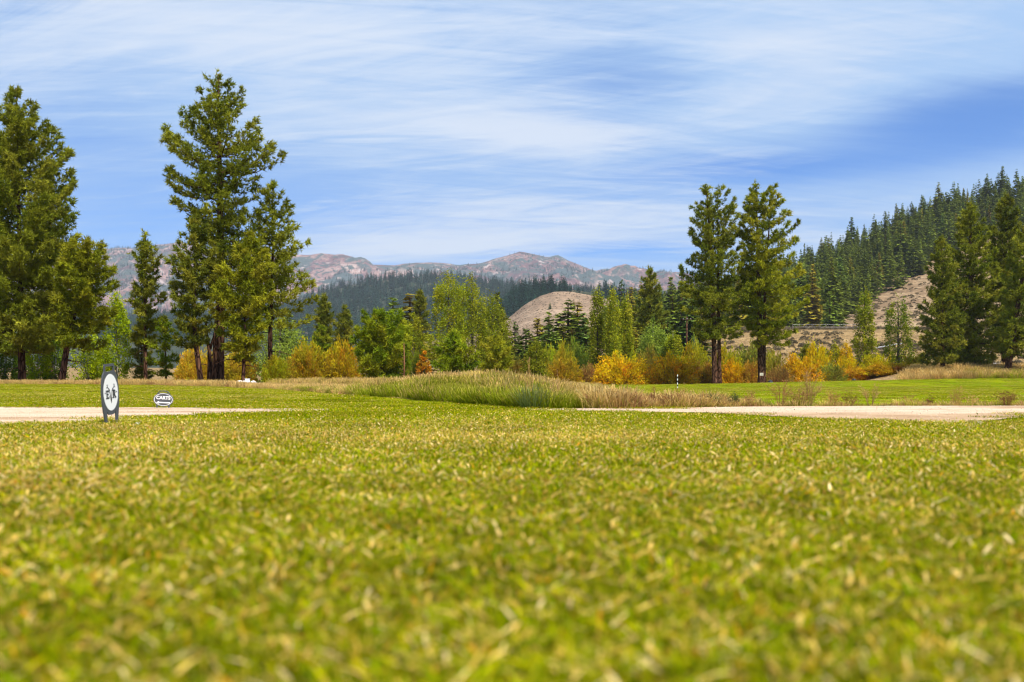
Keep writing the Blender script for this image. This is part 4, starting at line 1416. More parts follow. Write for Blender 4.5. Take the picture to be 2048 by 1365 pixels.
lawn_zone('grass', NEARP, .23, .8, 4.2, 'blurred near lawn grass mottled with straw-coloured blades')
lawn_zone('grass', MIDP, .50, 4.0, 10.5, 'mown lawn grass with a dry strip across it')
lawn_zone('grass', FARP, .85, 10.2, 26, 'fine far lawn grass round the gravel paths')
lawn_zone('grass', FARP, 1.5, 26, 52, 'short green grass of the left fairway beyond the path')
lawn_zone('grass', FARP, 1.9, 18, 103, 'short green grass of the right fairway', 2.0, 1.0, lambda px, Y: (px > 1150) & (Y > rp_far(px) + .3))

# ------------------------------------------------------------------ tall rough grass


def tall_clump(n, h, spread, lo, hi, lean=.42, w=.0065):
    mb = MB()
    az = RG.uniform(0, 6.283, n); r = spread * np.sqrt(RG.random(n)) * .5
    P = np.stack([np.cos(az) * r, np.sin(az) * r, np.zeros(n)], 1)
    hh = h * RG.uniform(.5, 1.15, n)
    a2 = az + RG.normal(0, .8, n); ln = np.abs(RG.normal(0, lean, n))
    d = unit(np.stack([np.cos(a2) * ln, np.sin(a2) * ln, np.ones(n)], 1))
    sd = unit(np.stack([-np.sin(a2), np.cos(a2), np.zeros(n)], 1)) * (w * RG.uniform(.6, 1.4, n))[:, None]
    bend = np.stack([np.cos(a2), np.sin(a2), np.zeros(n)], 1) * (hh * RG.uniform(.0, .35, n))[:, None]
    p1 = P + d * (hh * .5)[:, None]; p2 = P + d * (hh * .85)[:, None] + bend * .5; p3 = P + d * (hh * .98)[:, None] + bend - np.array([[0, 0, 1]]) * (np.linalg.norm(bend, axis=1) * .5)[:, None]
    v = np.stack([P - sd, P + sd, p1 - sd, p1 + sd, p2 - sd * .8, p2 + sd * .8, p3], 1).reshape(-1, 3)
    i = np.arange(n)[:, None] * 7
    f = np.concatenate([i + np.array([[a]]) for a in ((0, 1, 3), (0, 3, 2), (2, 3, 5), (2, 5, 4), (4, 5, 6))])
    lo_ = pick_cols(lo, n, .15); hi_ = pick_cols(hi, n, .15)
    c = np.stack([lo_ * .8, lo_ * .8, lo_ * .6 + hi_ * .4, lo_ * .6 + hi_ * .4, hi_, hi_, hi_], 1).reshape(-1, 3)
    mb.add(v, f, c)
    return mb.arrays()


LUSH = [(.22, .30, .008), (.28, .34, .010), (.16, .23, .008), (.34, .35, .012)]
MIXH = [(.33, .33, .02), (.46, .38, .07), (.27, .31, .015), (.54, .41, .10)]
STRW = [(.70, .48, .17), (.60, .40, .13), (.76, .56, .24), (.52, .32, .10)]
RUST = [(.44, .24, .10), (.36, .18, .08), (.50, .31, .14), (.28, .14, .06)]
TALL = [tall_clump(60, .42, .5, LUSH, LUSH + MIXH), tall_clump(60, .48, .5, LUSH + MIXH, MIXH + STRW), tall_clump(55, .50, .5, MIXH, STRW), tall_clump(50, .46, .5, STRW, STRW),
        tall_clump(60, .34, .5, RUST, RUST, .6), tall_clump(60, .40, .5, LUSH + STRW, RUST + STRW, .5)]
pts, pk, sc = [], [], []


def put(X, Y, k, s):
    pts.append((X, Y, tz(X, Y) - .02)); pk.append(k); sc.append(s)


mound_back = curve([(560, 46), (700, 38), (850, 32), (960, 29), (1080, 27), (1180, 25), (1240, 23), (1300, 21), (1500, 20)])
for _ in range(3600):
    px = R_.uniform(560, 1240)
    yf = float(lawn_far(px)); yb = float(mound_back(px))
    u = R_.random() ** 1.1
    Y = yf + .1 + (yb - yf) * u
    X = wx(px, Y)
    hi_ = np.interp(px, [560, 640, 760, 860, 960, 1060, 1150, 1240], [.36, .42, .54, .70, .80, .70, .50, .36])
    g = fbm(np.array([X * .5]), np.array([Y * .35]), 3)[0]
    straw = u * 1.9 + g * 1.5 + (.25 if 760 < px < 880 else 0) + (.12 if px > 1090 else 0) - (.25 if px > 1040 and u < .35 else 0)
    straw += R_.gauss(-.17, .27)
    k = 0 if straw < .15 else 1 if straw < .45 else 2 if straw < .8 else 3
    if px < 700 and R_.random() < .25:
        k = 4
    put(X, Y, k, hi_ * R_.uniform(.6, 1.15) * (1 + .7 * float(fbm(np.array([X * .9 + 7]), np.array([Y * .6]), 3)[0])))
# brownish weeds fringe right of the mound, thinning out along the path
for _ in range(620):
    px = 1190 + 330 * R_.random() ** 1.25
    Y = float(rp_far(px)) + R_.uniform(.1, 2.6)
    put(wx(px, Y), Y, R_.choice((4, 4, 5, 5, 5, 3, 2)), R_.uniform(.25, .70) * (1.25 if px < 1260 else 1 if px < 1440 else .6))
for _ in range(150):
    px = R_.uniform(1480, 2500)
    Y = float(rp_far(px)) + R_.uniform(.1, .7)
    put(wx(px, Y), Y, R_.choice((4, 5, 3, 1)), R_.uniform(.15, .4))
# dry strip under the left trees
for _ in range(2600):
    px = R_.uniform(-260, 720)
    Y = float(lawn_far(px)) + 12 * R_.random() ** 1.5
    s = R_.uniform(.3, .85) * (.7 if px < 190 else .85 if px < 480 else .6)
    put(wx(px, Y), Y, R_.choice((3, 3, 2, 5, 4, 3)), s)
# meadow grass beyond, under the bushes
for _ in range(2200):
    px = R_.uniform(540, 1200); Y = R_.uniform(46, 110)
    put(wx(px, Y), Y, R_.choice((3, 2, 5, 1)), R_.uniform(.45, .9))
# dry bank on the right
for _ in range(2800):
    px = R_.uniform(1790, 2500); Y = R_.uniform(104.5, 124)
    X = wx(px, Y)
    lowp = Y < 110 and px > 1935
    if px < 1850 and R_.random() > (px - 1780) / 70:
        continue
    put(X, Y, R_.choice((1, 2, 0, 3)) if lowp else R_.choice((3, 3, 3, 2, 5)), R_.uniform(1.0, 2.2))
m = len(pts)
rot = np.zeros((m, 3)); rot[:, 2] = RG.uniform(0, 6.28, m)
sc = np.array(sc)
o = scatter('tall_grass', TALL, np.array(pts), np.array(pk), rot, np.stack([sc * 1.0 + .15, sc * 1.0 + .15, sc], 1), M_STRAW)
o['label'] = 'tall rough grass, lush below and straw-tipped, on the mound and verges'

# ------------------------------------------------------------------ single weeds standing along the path


def weed(label, px, py, top, half, col, n=16, group='dry weeds along the right gravel path', heads=True, name='dry_weed'):
    Y = y_at(px, py); X = wx(px, Y)
    z0 = tz(X, Y)
    h = wz(top, Y) - z0; w = half * Y / F
    root = thing(name, label, 'weed', (X, Y, z0), 0, group)
    sm, hm = MB(), MB()
    P, D, K = [], [], []
    for i in range(n):
        a = R_.uniform(0, 6.28); q = R_.random() ** .6
        tip = np.array([math.cos(a) * w * q, math.sin(a) * w * q, h * (1 - .35 * q * q) * R_.uniform(.6, 1.0)])
        if i == 0:
            tip[2] = h
        b = np.array([math.cos(a) * .04, math.sin(a) * .04, 0])
        mid = b * .5 + tip * .5 + np.array([-math.cos(a) * w * q * .12, -math.sin(a) * w * q * .12, .06 * h])
        c = np.array(col) * R_.uniform(.7, 1.3)
        sm.tube([b, mid, tip], [.0032, .0026, .001], 3, c, False)
        for j in range(5):
            t_ = R_.uniform(.35, .98)
            p = (1 - t_) ** 2 * b + 2 * t_ * (1 - t_) * mid + t_ * t_ * tip
            e = p + np.array([R_.uniform(-1, 1) * w * .28, R_.uniform(-1, 1) * w * .28, R_.uniform(.02, .16) * h])
            sm.tube([p, e], [.0018, .0008], 3, c, False)
            for k in range(6):
                P.append(p + (e - p) * R_.uniform(.3, 1.1)); D.append(e - p); K.append(c * R_.uniform(.7, 1.4))
    P, D, K = np.array(P), np.array(D), np.array(K)
    leaves(hm, P + RG.normal(0, .006, P.shape), RG.uniform(.010, .024, len(P)), K, .4, .2, D, .6)
    sm.build('stem', M_STRAW, root)
    hm.build('seed_head', M_STRAW, root)['kind'] = 'stuff'
    return root


TAN = (.42, .24, .09); TAN2 = (.50, .31, .13); RST = (.26, .12, .055); GRN = (.13, .16, .05)
for a in (('tallest tan weed clump standing against the right fairway', 1618, 812, 738, 38, TAN2, 34), ('spreading tan weed left of the tallest weed clump', 1562, 813, 748, 30, TAN, 24),
          ('dense tan weed at the foot of the tallest clump', 1600, 813, 770, 30, TAN, 26), ('slim tan weed in the middle of the right fairway view', 1740, 812, 762, 24, TAN2, 16),
          ('low brown weed right of the tallest clump', 1665, 813, 775, 24, TAN, 18), ('low thin weed left of the slim tan weed', 1700, 813, 780, 18, RST, 14),
          ('dark red-brown seedy weed at the right frame edge', 2014, 813, 780, 34, RST, 26), ('thin pale weed right of centre of the fairway', 1912, 813, 772, 24, TAN, 12),
          ('faint sparse weed before the dark seedy one', 1940, 813, 786, 18, TAN2, 10), ('green-stemmed weed beside the brown fringe', 1468, 814, 784, 16, GRN, 22),
          ('second green-stemmed weed among the brown fringe', 1428, 815, 782, 14, GRN, 20), ('upright rusty weed spike in the brown fringe', 1303, 816, 772, 12, RST, 14),
          ('tall pale weed rising from the mound right side', 1058, 815, 718, 10, TAN2, 8), ('thin curved pale stalk by the mound', 1112, 815, 742, 12, TAN2, 8),
          ('bent tan weed in the brown fringe', 1362, 816, 765, 22, TAN, 16), ('sparse brown weed at the end of the fringe', 1500, 814, 778, 20, TAN, 16),
          ('low sparse weed between slim and pale weeds', 1820, 812, 788, 18, TAN, 9), ('low sparse weed before the seedy clump', 1862, 812, 792, 14, RST, 9),
          ('brown weed mid fringe, densest', 1262, 817, 782, 26, RST, 26), ('brown weed right of the rusty spike', 1335, 816, 784, 24, RST, 26),
          ('brown weed under the green-stemmed pair', 1400, 815, 782, 24, RST, 24)):
    weed(*a)
# tussock of blue-green grass at the end of the mound
for (px, lab) in ((1068, 'coarse blue-green grass tussock at the front of the mound'),):
    Y = float(lawn_far(px)) - .05; X = wx(px, Y)
    v, f, c = tall_clump(260, .42, .42, [(.10, .17, .03), (.14, .2, .05)], [(.2, .25, .08), (.3, .3, .12)], .7, .003)
    o = link('grass_tussock', raw_mesh('grass_tussock', v, f, c, M_GRASS)); o.location = (X, Y, tz(X, Y))
    tag(o, lab, 'grass tussock')

# ------------------------------------------------------------------ gravel stones
st = []
for s in range(3):
    mb = MB(); rg = np.random.default_rng(400 + s)
    u = np.array([(0, 0, 1), (1, 0, 0), (0, 1, 0), (-1, 0, 0), (0, -1, 0), (0, 0, -1)], float) * rg.uniform(.35, .6, (6, 1)) * np.array([[1, 1, .7]]) + rg.normal(0, .06, (6, 3))
    f = [(0, 1, 2), (0, 2, 3), (0, 3, 4), (0, 4, 1), (5, 2, 1), (5, 3, 2), (5, 4, 3), (5, 1, 4)]
    mb.add(u, f, ((.62, .50, .39), (.50, .38, .28), (.70, .60, .50))[s])
    st.append(mb.arrays())
pts, sc = [], []
while len(pts) < 9000:
    if R_.random() < .5:
        px = R_.uniform(-150, 655); a, b = float(lp_near(px)), float(lp_far(px))
    else:
        px = R_.uniform(1060, 2250); a, b = float(rp_near(px)), float(rp_far(px))
    Y = a + (b - a) * R_.random(); X = wx(px, Y)
    pts.append((X, Y, tz(X, Y) + .012)); sc.append(.006 + .022 * R_.random() ** 4)
m = len(pts)
o = scatter('gravel', st, np.array(pts), RG.integers(0, 3, m), RG.uniform(0, 6.28, (m, 3)), np.repeat(np.array(sc)[:, None], 3, 1), plain_mat('pebble', (.60, .47, .36), .9, .3, 40))
o['label'] = 'small pale stones loose on the gravel paths'

# ------------------------------------------------------------------ signs
M_BOARD = plain_mat('grey_board', (.075, .080, .092), .55, .12, 30)
M_FACE = plain_mat('white_face', (.80, .80, .82), .45, .02, 3)
M_INK = plain_mat('black_print', (.025, .025, .03), .6)
M_WHITE = plain_mat('white_print', (.82, .82, .82), .5)


def ellipse(cx, cz, rx, rz, n=48, a0=0, a1=2 * math.pi):
    full = abs(a1 - a0 - 2 * math.pi) < 1e-6
    k = n if full else n + 1
    return [(cx + rx * math.cos(a0 + (a1 - a0) * i / n), cz + rz * math.sin(a0 + (a1 - a0) * i / n)) for i in range(k)]


def mirror(half):
    return half + [(-x, z) for (x, z) in reversed(half) if abs(x) > 1e-6]


def strip(mb, pts2, w, y0, y1, col=(1, 1, 1)):
    """flat stroke along points in xz, with tapering width"""
    p = np.array(pts2, float); d = np.gradient(p, axis=0); d /= np.linalg.norm(d, axis=1)[:, None] + 1e-9
    nrm = np.stack([-d[:, 1], d[:, 0]], 1) * (np.broadcast_to(np.asarray(w, float), (len(p),)) / 2)[:, None]
    l = p + nrm; r = p - nrm
    mb.extrude([tuple(a) for a in l] + [tuple(a) for a in r[::-1]], y0, y1, col)


Ysg = 9.55
Xsg = wx(223.5, Ysg)
sg_ = thing('tee_sign', 'tall grey standing sign with white oval face lettered EVR', 'sign', (Xsg, Ysg, tz(Xsg, Ysg) - .012), rad(55))
sg_.rotation_euler = (0, rad(-5), rad(79))
Hs = .60 / .6375
hb = [(0.0, .118), (.03, .121), (.055, .132), (.074, .160), (.076, .12), (.078, .0), (.099, .0), (.118, .10), (.132, .17), (.143, .25), (.147, .34), (.142, .42), (.130, .49), (.110, .535), (.088, .5625), (0, .5625)]
outline = mirror([(x * Hs, z * Hs) for (x, z) in hb])
mb = MB(); mb.extrude(outline, -.007, .007); mb.build('board', M_BOARD, sg_)
mb = MB()
hn = [(.088, .5625), (.086, .622), (.080, .6375), (-.080, .6375), (-.086, .622), (-.088, .5625), (-.070, .5625), (-.070, .612), (.070, .612), (.070, .5625)]
mb.extrude([(x * Hs, z * Hs) for x, z in hn], -.0065, .0065)
mb.build('handle', M_BOARD, sg_)
mb = MB(); mb.extrude(ellipse(0, .349 * Hs, .124 * Hs, .186 * Hs), -.0095, -.0072)
mb.build('face', M_FACE, sg_)
mb = MB()
y0, y1 = -.0118, -.0097
zc = .33 * Hs
# E with slab serifs
ex = -.052
for (a, b, c, d) in ((-.022, -.040, -.006, .040), (-.006, .026, .022, .040), (-.006, -.040, .022, -.026), (-.006, -.006, .012, .006)):
    mb.box(ex + (a + c) / 2, (y0 + y1) / 2, zc + (b + d) / 2, c - a, y1 - y0, d - b)
mb.box(ex - .018, (y0 + y1) / 2, zc + .036, .026, y1 - y0, .008); mb.box(ex - .018, (y0 + y1) / 2, zc - .036, .026, y1 - y0, .008)
mb.box(ex + .019, (y0 + y1) / 2, zc + .020, .006, y1 - y0, .014); mb.box(ex + .019, (y0 + y1) / 2, zc - .020, .006, y1 - y0, .014)
mb.build('letter_e', M_INK, sg_)
mb = MB()
rx = .052
mb.box(rx - .012, (y0 + y1) / 2, zc, .016, y1 - y0, .080)
mb.box(rx - .016, (y0 + y1) / 2, zc + .036, .026, y1 - y0, .008); mb.box(rx - .014, (y0 + y1) / 2, zc - .036, .030, y1 - y0, .008)
bowl = ellipse(rx - .004, zc + .018, .026, .022, 16, -math.pi / 2, math.pi / 2)
mb.extrude(bowl, y0, y1, holes=[ellipse(rx - .002, zc + .018, .011, .009, 12, -math.pi / 2, math.pi / 2)])
strip(mb, [(rx + .002, zc - .004), (rx + .014, zc - .026), (rx + .026, zc - .040)], [.015, .015, .018], y0, y1)
mb.build('letter_r', M_INK, sg_)
mb = MB()
for s in (-1, 1):
    strip(mb, [(0, zc - .085), (s * .009, zc - .03), (s * .018, zc + .03), (s * .030, zc + .056)], [.004, .011, .006, .004], y0, y1)
    strip(mb, [(s * .018, zc + .034), (s * .036, zc + .052), (s * .050, zc + .068), (s * .060, zc + .086), (s * .056, zc + .094), (s * .046, zc + .088)], [.006, .006, .005, .005, .004, .003], y0 - .0004, y1 + .0004)
    strip(mb, [(s * .050, zc + .068), (s * .064, zc + .070), (s * .070, zc + .062)], [.004, .004, .003], y0 - .0008, y1 + .0008)
mb.build('antler_mark', M_INK, sg_)
for s in (-1, 1):
    mb = MB(); mb.extrude(ellipse(s * .093, zc + .016, .0060, .0075, 12), y0, y1); mb.build('dot', M_INK, sg_)

Yc = 16.25
Xc = wx(326, Yc)
cs = thing('cart_sign', 'small dark oval sign reading CARTS with arrow pointing left', 'sign', (Xc, Yc, tz(Xc, Yc) + .004), rad(6))
cs.rotation_euler = (0, rad(3), rad(6))
k = 16.25 / F / 6.827            # metres per zoomed pixel of the sign
mb = MB()
mb.extrude(ellipse(0, .138, .158, .112, 56), -.011, .011); mb.build('board', M_BOARD, cs)
mb = MB(); mb.extrude(ellipse(0, .138, .147, .101, 56), -.0135, -.0112, holes=[ellipse(0, .138, .139, .094, 56)]); mb.build('ring', M_WHITE, cs)
mb = MB()
mb.tube([(-.098, 0, .225), (-.078, 0, .258), (-.05, 0, .274), (.0, 0, .279), (.05, 0, .274), (.078, 0, .258), (.098, 0, .225)], .008, 8)
mb.build('handle', M_BOARD, cs)
for s in (-1, 1):
    mb = MB(); mb.box(s * .094, 0, .03, .022, .020, .075); mb.build('leg', M_BOARD, cs)
mb = MB()
mb.extrude([(-.112, .088), (-.066, .112), (-.066, .099), (.112, .099), (.112, .080), (-.066, .080), (-.066, .066)], -.0140, -.0112); mb.build('arrow', M_WHITE, cs)


def text_part(body, size, loc, mat, parent, name, bold=.0):
    cu = bpy.data.curves.new(name, 'FONT'); cu.body = body; cu.size = size; cu.extrude = .0012; cu.offset = bold
    cu.align_x = 'CENTER'; cu.align_y = 'CENTER'
    tmp = bpy.data.objects.new(name + '_tmp', cu); C.objects.link(tmp)
    bpy.context.view_layer.update()
    me = bpy.data.meshes.new_from_object(tmp.evaluated_get(bpy.context.evaluated_depsgraph_get()))
    bpy.data.objects.remove(tmp); bpy.data.curves.remove(cu)
    me.materials.clear(); me.materials.append(mat)
    o = link(name, me, parent)
    o.location = loc; o.rotation_euler = (rad(90), 0, 0)
    return o


text_part('CARTS', .074, (0, -.0128, .165), M_WHITE, cs, 'lettering', .0024)

# small white scrap on the lawn
Y = y_at(275, 853.5); X = wx(275, Y)
mb = MB(); rg = np.random.default_rng(3)
n = 7
g = np.array([[(i - 3) * .0065, (j - 1.5) * .006, .02 + .010 * math.sin(i * 1.3) + .006 * rg.random() + (.008 if j in (0, 3) else 0)] for j in range(4) for i in range(n)])
mb.add(g, grid_faces(4, n), (1, 1, 1)); mb.add(g - np.array([[0, 0, .003]]), grid_faces(4, n)[:, ::-1], (1, 1, 1))
o = mb.build('paper_scrap', M_FACE); o.location = (X, Y, tz(X, Y)); tag(o, 'crumpled white paper scrap on the lawn beside the tall sign', 'litter')

# ------------------------------------------------------------------ striped pole on the fairway
Yp = y_at(1355, 777.5); Xp = wx(1355, Yp); zp = tz(Xp, Yp)
hp = wz(749.5, Yp) - zp
t = thing('distance_pole', 'black and white striped marker pole on the far fairway', 'marker pole', (Xp, Yp, zp))
M_BLK = plain_mat('black_paint', (.02, .02, .022), .5)
nb = 7
for i in range(nb):
    mb = MB(); mb.tube([(0, 0, hp * i / nb + (.001 if i else -.1)), (0, 0, hp * (i + 1) / nb - .001)], .036 if i % 2 == 0 else .0355, 10)
    mb.build('band', M_WHITE if i % 2 == 0 else M_BLK, t)

# ------------------------------------------------------------------ golf cart behind the twin pine
M_BODY = plain_mat('cart_body', (.05, .04, .04), .4, .1, 3, .5)
M_CREAM = plain_mat('cart_roof', (.10, .08, .075), .35)
M_TYRE = plain_mat('tyre', (.02, .02, .02), .8)
M_METAL = plain_mat('pale_metal', (.62, .62, .64), .35)
Yg = 150.0
Xg = wx(1402, Yg); zg = wz(760.5, Yg) - 1.82
cart = thing('golf_cart', 'dark golf cart parked beyond the fairway beside the pine trunk', 'golf cart', (Xg, Yg, min(zg, tz(Xg, Yg))), rad(180))
mb = MB(); mb.box(0, 0, 1.80, 1.75, 1.15, .06, taper=.94); mb.box(0, 0, 1.755, 1.8, 1.2, .03); mb.build('roof', M_CREAM, cart)
for sx_ in (-.78, .78):
    for sy_ in (-.5, .5):
        mb = MB(); mb.tube([(sx_ * 1.05, sy_, .62), (sx_, sy_, 1.74)], .022, 6); mb.build('post', M_METAL, cart)
mb = MB()
mb.extrude([(-1.2, .30), (-1.22, .62), (-1.05, .72), (-.55, .76), (-.45, .40), (.25, .38), (.35, .72), (.98, .74), (1.18, .66), (1.2, .32)], -.55, .55); mb.build('body', M_BODY, cart)
mb = MB(); mb.box(.55, 0, .83, .55, 1.05, .14); mb.box(.86, 0, 1.10, .12, 1.05, .50, taper=.95); mb.build('seat', M_METAL, cart)
for sx_ in (-.82, .82):
    for sy_ in (-.52, .52):
        mb = MB(); mb.tube([(sx_, sy_ - .09, .23), (sx_, sy_ + .09, .23)], .23, 16); w_ = mb.build('wheel', M_TYRE, cart)
        mb = MB(); mb.tube([(sx_, sy_ - .10, .23), (sx_, sy_ + .10, .23)], .12, 12); mb.build('rim', M_METAL, w_)
mb = MB(); mb.tube([(-.55, -.25, .75), (-.25, -.25, 1.05)], .02, 6); mb.tube(np.array([(-.25 + .08 * math.sin(a), -.25 + .17 * math.cos(a), 1.05 + .14 * math.sin(a)) for a in np.linspace(0, 6.283, 17)]), .015, 5); mb.build('steering_wheel', M_BLK, cart)

# bins at the fairway edge


def lathe(mb, prof, seg=18, col=(1, 1, 1)):
    a = np.linspace(0, 6.2832, seg, endpoint=False)
    p = np.array(prof, float)
    v = np.stack([p[:, 0:1] * np.cos(a)[None], p[:, 0:1] * np.sin(a)[None], np.repeat(p[:, 1:2], seg, 1)], -1).reshape(-1, 3)
    f = []
    for i in range(len(p) - 1):
        for j in range(seg):
            x = i * seg + j; y = i * seg + (j + 1) % seg
            f += [(x, y, y + seg), (x, y + seg, x + seg)]
    mb.add(v, f, col)


def small_bin(label, px, top, Y, bodym, lidm, h=.95, r=.24):
    X = wx(px, Y); z = wz(top, Y) - h
    z = min(z, tz(X, Y) + .05)
    b = thing('litter_bin', label, 'bin', (X, Y, z))
    s = (wz(top, Y) - z) / .95
    mb = MB(); lathe(mb, [(.0, 0), (r * .9, 0), (r, .05), (r, .70 * s), (r * 1.04, .72 * s), (0, .72 * s)]); mb.build('body', bodym, b, True)
    mb = MB(); lathe(mb, [(r * 1.06, .721 * s), (r * 1.02, .80 * s), (r * .7, .88 * s), (.06, .91 * s), (.05, .95 * s), (0, .95 * s)]); mb.build('lid', lidm, b, True)


small_bin('small black bin standing at the far fairway edge', 1708, 757, 108, M_BLK, M_BLK)
small_bin('small grey-blue bin with dark lid right of the signed trunk', 1541, 760, 108, plain_mat('bin_blue', (.25, .29, .36), .5), M_BLK)

# white plate nailed to the trunk
Y = 102.3
mb = MB(); mb.box(0, 0, 0, 7 * Y / F, .03, 5.5 * Y / F); t = thing('trail_sign', 'small white plate nailed to the right twin-trunked pine', 'sign', (wx(1522.5, Y), Y - .12, wz(749, Y)))
mb.build('plate', plain_mat('cream_plate', (.50, .47, .38), .7), t)
mb = MB(); mb.box(.03, -.018, .0, .20, .006, .06); mb.build('print', plain_mat('grey_print', (.35, .33, .28), .6), t)

# white box and stones half hidden in the dry grass
Y = 55.0
t = thing('utility_box', 'white square box on a short leg in the dry grass right of the red trunk', 'utility box', (wx(495, Y), Y, tz(wx(495, Y), Y)))
zt = wz(757.5, Y) - tz(wx(495, Y), Y)
mb = MB(); mb.box(0, 0, zt - .11, .24, .2, .20, taper=.92); mb.build('box', M_FACE, t)
mb = MB(); mb.box(0, 0, zt - .005, .25, .21, .016); mb.build('lid', M_WHITE, t)
mb = MB(); mb.tube([(0, 0, -.05), (0, 0, zt - .2)], .05, 8); mb.build('leg', M_METAL, t)
for (px, py, s, lab) in ((480, 767, .17, 'pale white rock left of the white box in dry grass'), (489, 764, .10, 'small white rock touching the white box'), (506, 770.5, .15, 'low white rock right of the white box')):
    X = wx(px, Y); rg = np.random.default_rng(int(px))
    mb = MB()
    th = np.linspace(0, math.pi, 7)
    lathe(mb, [(s * math.sin(a) * 1.2 + 1e-4, s * (1 - math.cos(a)) * .55) for a in th[::-1]][::-1], 9)
    v, f, c = mb.arrays(); v = v * (1 + rg.normal(0, .12, v.shape))
    o = link('rock', raw_mesh('rock', v, f, c, plain_mat('white_rock', (.72, .70, .66), .8, .15, 8)))
    o.location = (X, Y, max(tz(X, Y), wz(py, Y) - s * .5)); tag(o, lab, 'rock', 'white rocks in the dry grass')

# utility pole
Y = 160.0; X = wx(1373, Y); z = tz(X, Y)
t = thing('utility_pole', 'thin dark utility pole left of the left twin pine', 'utility pole', (X, Y, z))
h = wz(634, Y) - z
mb = MB(); mb.tube([(0, 0, -.3), (.03, 0, h * .6), (.06, 0, h)], [.16, .14, .11], 8); mb.build('pole', M_BARK, t, True)
mb = MB(); mb.box(.06, -.13, h - .45, 1.5, .09, .11); mb.build('crossarm', M_BARK, t)
for s in (-.6, 0, .6):
    mb = MB(); lathe(mb, [(.04, 0), (.05, .04), (.03, .08), (.045, .12), (0, .14)], 8); o = mb.build('insulator', M_METAL, t); o.location = (.06 + s, -.13, h - .392)

# brown snag stuck in front of the round pine
Y = 68.0; X = wx(808, Y)
t = thing('dead_tree', 'thin rusty dead stem in front of the round green pine', 'dead tree', (X, Y, tz(X, Y)))
h = wz(686, Y) - tz(X, Y)
mb = MB(); mb.tube([(0, 0, -.1), (.02, 0, h * .5), (.0, 0, h)], [.06, .05, .02], 6); mb.build('trunk', plain_mat('rusty_bark', (.22, .10, .045), .9, .3, 6), t, True)
mb = MB()
for i in range(12):
    q = R_.uniform(.2, .95) * h; a = R_.uniform(0, 6.28); L = R_.uniform(.15, .4)
    mb.tube([(.01, 0, q), (math.cos(a) * L, math.sin(a) * L, q + .12)], [.014, .004], 4)
mb.build('twigs', plain_mat('rusty_twig', (.24, .12, .06), .9), t)

# wire fence on top of the bank and guard rail on the road cut
M_POST = plain_mat('fence_post', (.16, .13, .11), .9, .2, 6)
t = thing('wire_fence', 'thin post and wire fence along the top of the bank', 'fence', (0, 0, 0))
pp = []
for i in range(12):
    px = 1585 + i * 13.5; Y = 233.0 + 1.5 * math.sin(i); X = wx(px, Y); z = tz(X, Y)
    mb = MB(); mb.tube([(X, Y, z - .2), (X + R_.uniform(-.05, .05), Y, z + 1.35)], .07, 6); mb.build('post', M_POST, t)
    pp.append((X, Y, z))
for hh_ in (.6, 1.2):
    mb = MB(); mb.tube([(a, b, c + hh_) for a, b, c in pp], .018, 4); mb.build('wire', M_METAL, t)
t = thing('guard_rail', 'pale metal guard rail on the bank between the two poplars', 'guard rail', (0, 0, 0))
pp = []
for i in range(5):
    px = 1748 + i * 14; Y = 196.0 + i; X = wx(px, Y); z = tz(X, Y); pp.append((X, Y, z))
    mb = MB(); mb.box(X, Y, z + .3, .15, .12, .8); mb.build('post', M_POST, t)
mb = MB()
for a, b in zip(pp[:-1], pp[1:]):
    mb.tube([(a[0], a[1] - .1, a[2] + .68), (b[0], b[1] - .1, b[2] + .68)], .14, 6)
mb.build('rail', plain_mat('galvanised', (.33, .34, .37), .6), t)

# two cars behind the dry bank, only their roofs show


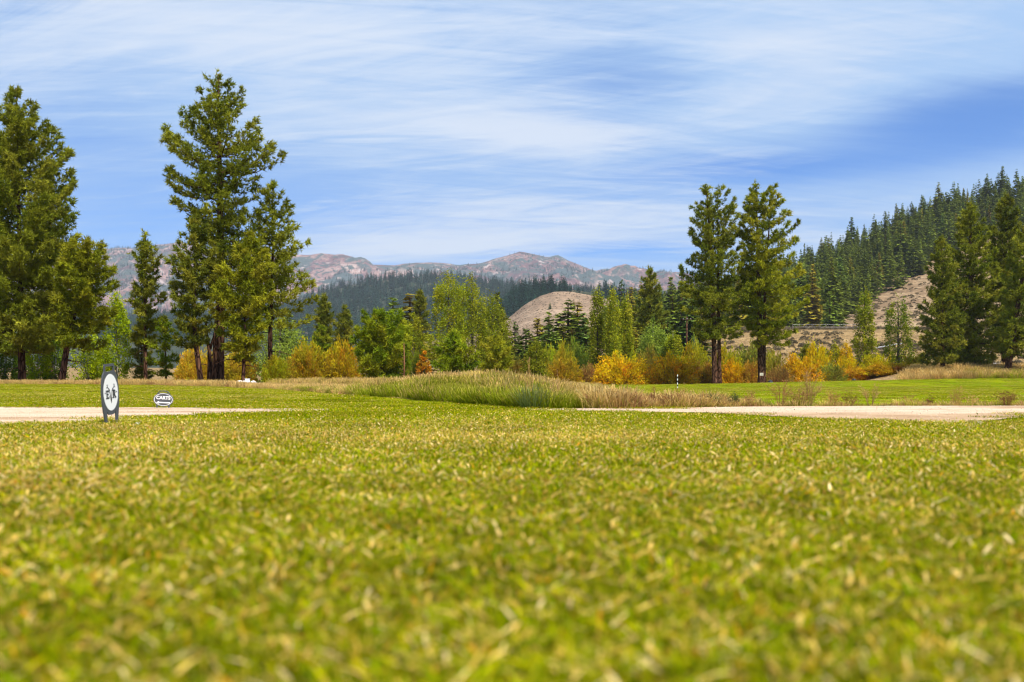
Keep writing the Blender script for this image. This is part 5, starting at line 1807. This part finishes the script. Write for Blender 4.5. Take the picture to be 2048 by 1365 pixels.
def car(label, px, top, Y, col, rot):
    X = wx(px, Y)
    z = wz(top, Y) - 1.5
    c = thing('parked_car', label, 'car', (X, Y, z), rot, 'cars parked behind the dry bank')
    pm = plain_mat('car_paint', col, .3, 0, 1, .5); gm = plain_mat('car_glass', (.06, .07, .08), .1, 0, 1, .6)
    mb = MB(); mb.extrude([(-2.1, .35), (-2.15, .70), (-1.95, .86), (-1.0, .93), (1.2, .95), (2.05, .88), (2.15, .65), (2.1, .35)], -.86, .86); mb.build('body', pm, c)
    mb = MB(); mb.extrude([(-1.0, .935), (-.45, 1.40), (1.0, 1.40), (1.75, .945)], -.74, .74); mb.build('window', gm, c)
    mb = MB(); mb.box(.28, 0, 1.45, 1.75, 1.36, .10, taper=.9)
    for s in (-1, 1):
        for (xa, xb) in ((-1.02, -.47), (1.78, 1.02), (.3, .3)):
            mb.tube([(xa, s * .75, .95), (xb, s * .70, 1.42)], .045, 5)
    mb.build('roof', pm, c)
    for sx_ in (-1.3, 1.3):
        for sy_ in (-.8, .8):
            mb = MB(); mb.tube([(sx_, sy_ - .1, .32), (sx_, sy_ + .1, .32)], .32, 16); mb.build('wheel', M_TYRE, c)


car('pale silver car behind the dry bank under the tall dark pine', 1993, 726.5, 150, (.62, .62, .64), rad(84))
car('blue-grey car behind the dry bank at the right frame edge', 2046, 729, 146, (.16, .24, .42), rad(10))

# loose rocks by the right path
for (px, py, s, lab) in ((1961, 850, .035, 'pale stone at the lower edge of the right path'),):
    Y = y_at(px, py); X = wx(px, Y)
    mb = MB(); lathe(mb, [(1e-4, 0), (s, s * .1), (s * 1.1, s * .4), (s * .7, s * .8), (1e-4, s * .9)], 9)
    v, f, c = mb.arrays(); v = v * (1 + np.random.default_rng(9).normal(0, .1, v.shape))
    o = link('rock', raw_mesh('rock', v, f, c, plain_mat('pale_stone', (.62, .54, .45), .85, .2, 20))); o.location = (X, Y, tz(X, Y)); tag(o, lab, 'rock')

# ------------------------------------------------------------------ haze
HAZE = 7e-5
m, n, l, out = new_mat('haze_air')
pv = N(n, 'ShaderNodeVolumePrincipled')
pv.inputs['Density'].default_value = HAZE
pv.inputs['Color'].default_value = (.80, .88, 1.0, 1)
pv.inputs['Anisotropy'].default_value = 0.0
l.new(pv.outputs[0], out.inputs['Volume'])
mb = MB()
mb.box(0, 0, 0, 2, 2, 2)
hz = mb.build('haze', m)
hz.location = (0, 4200, 497); hz.scale = (9500, 5200, 500)
hz['kind'] = 'stuff'
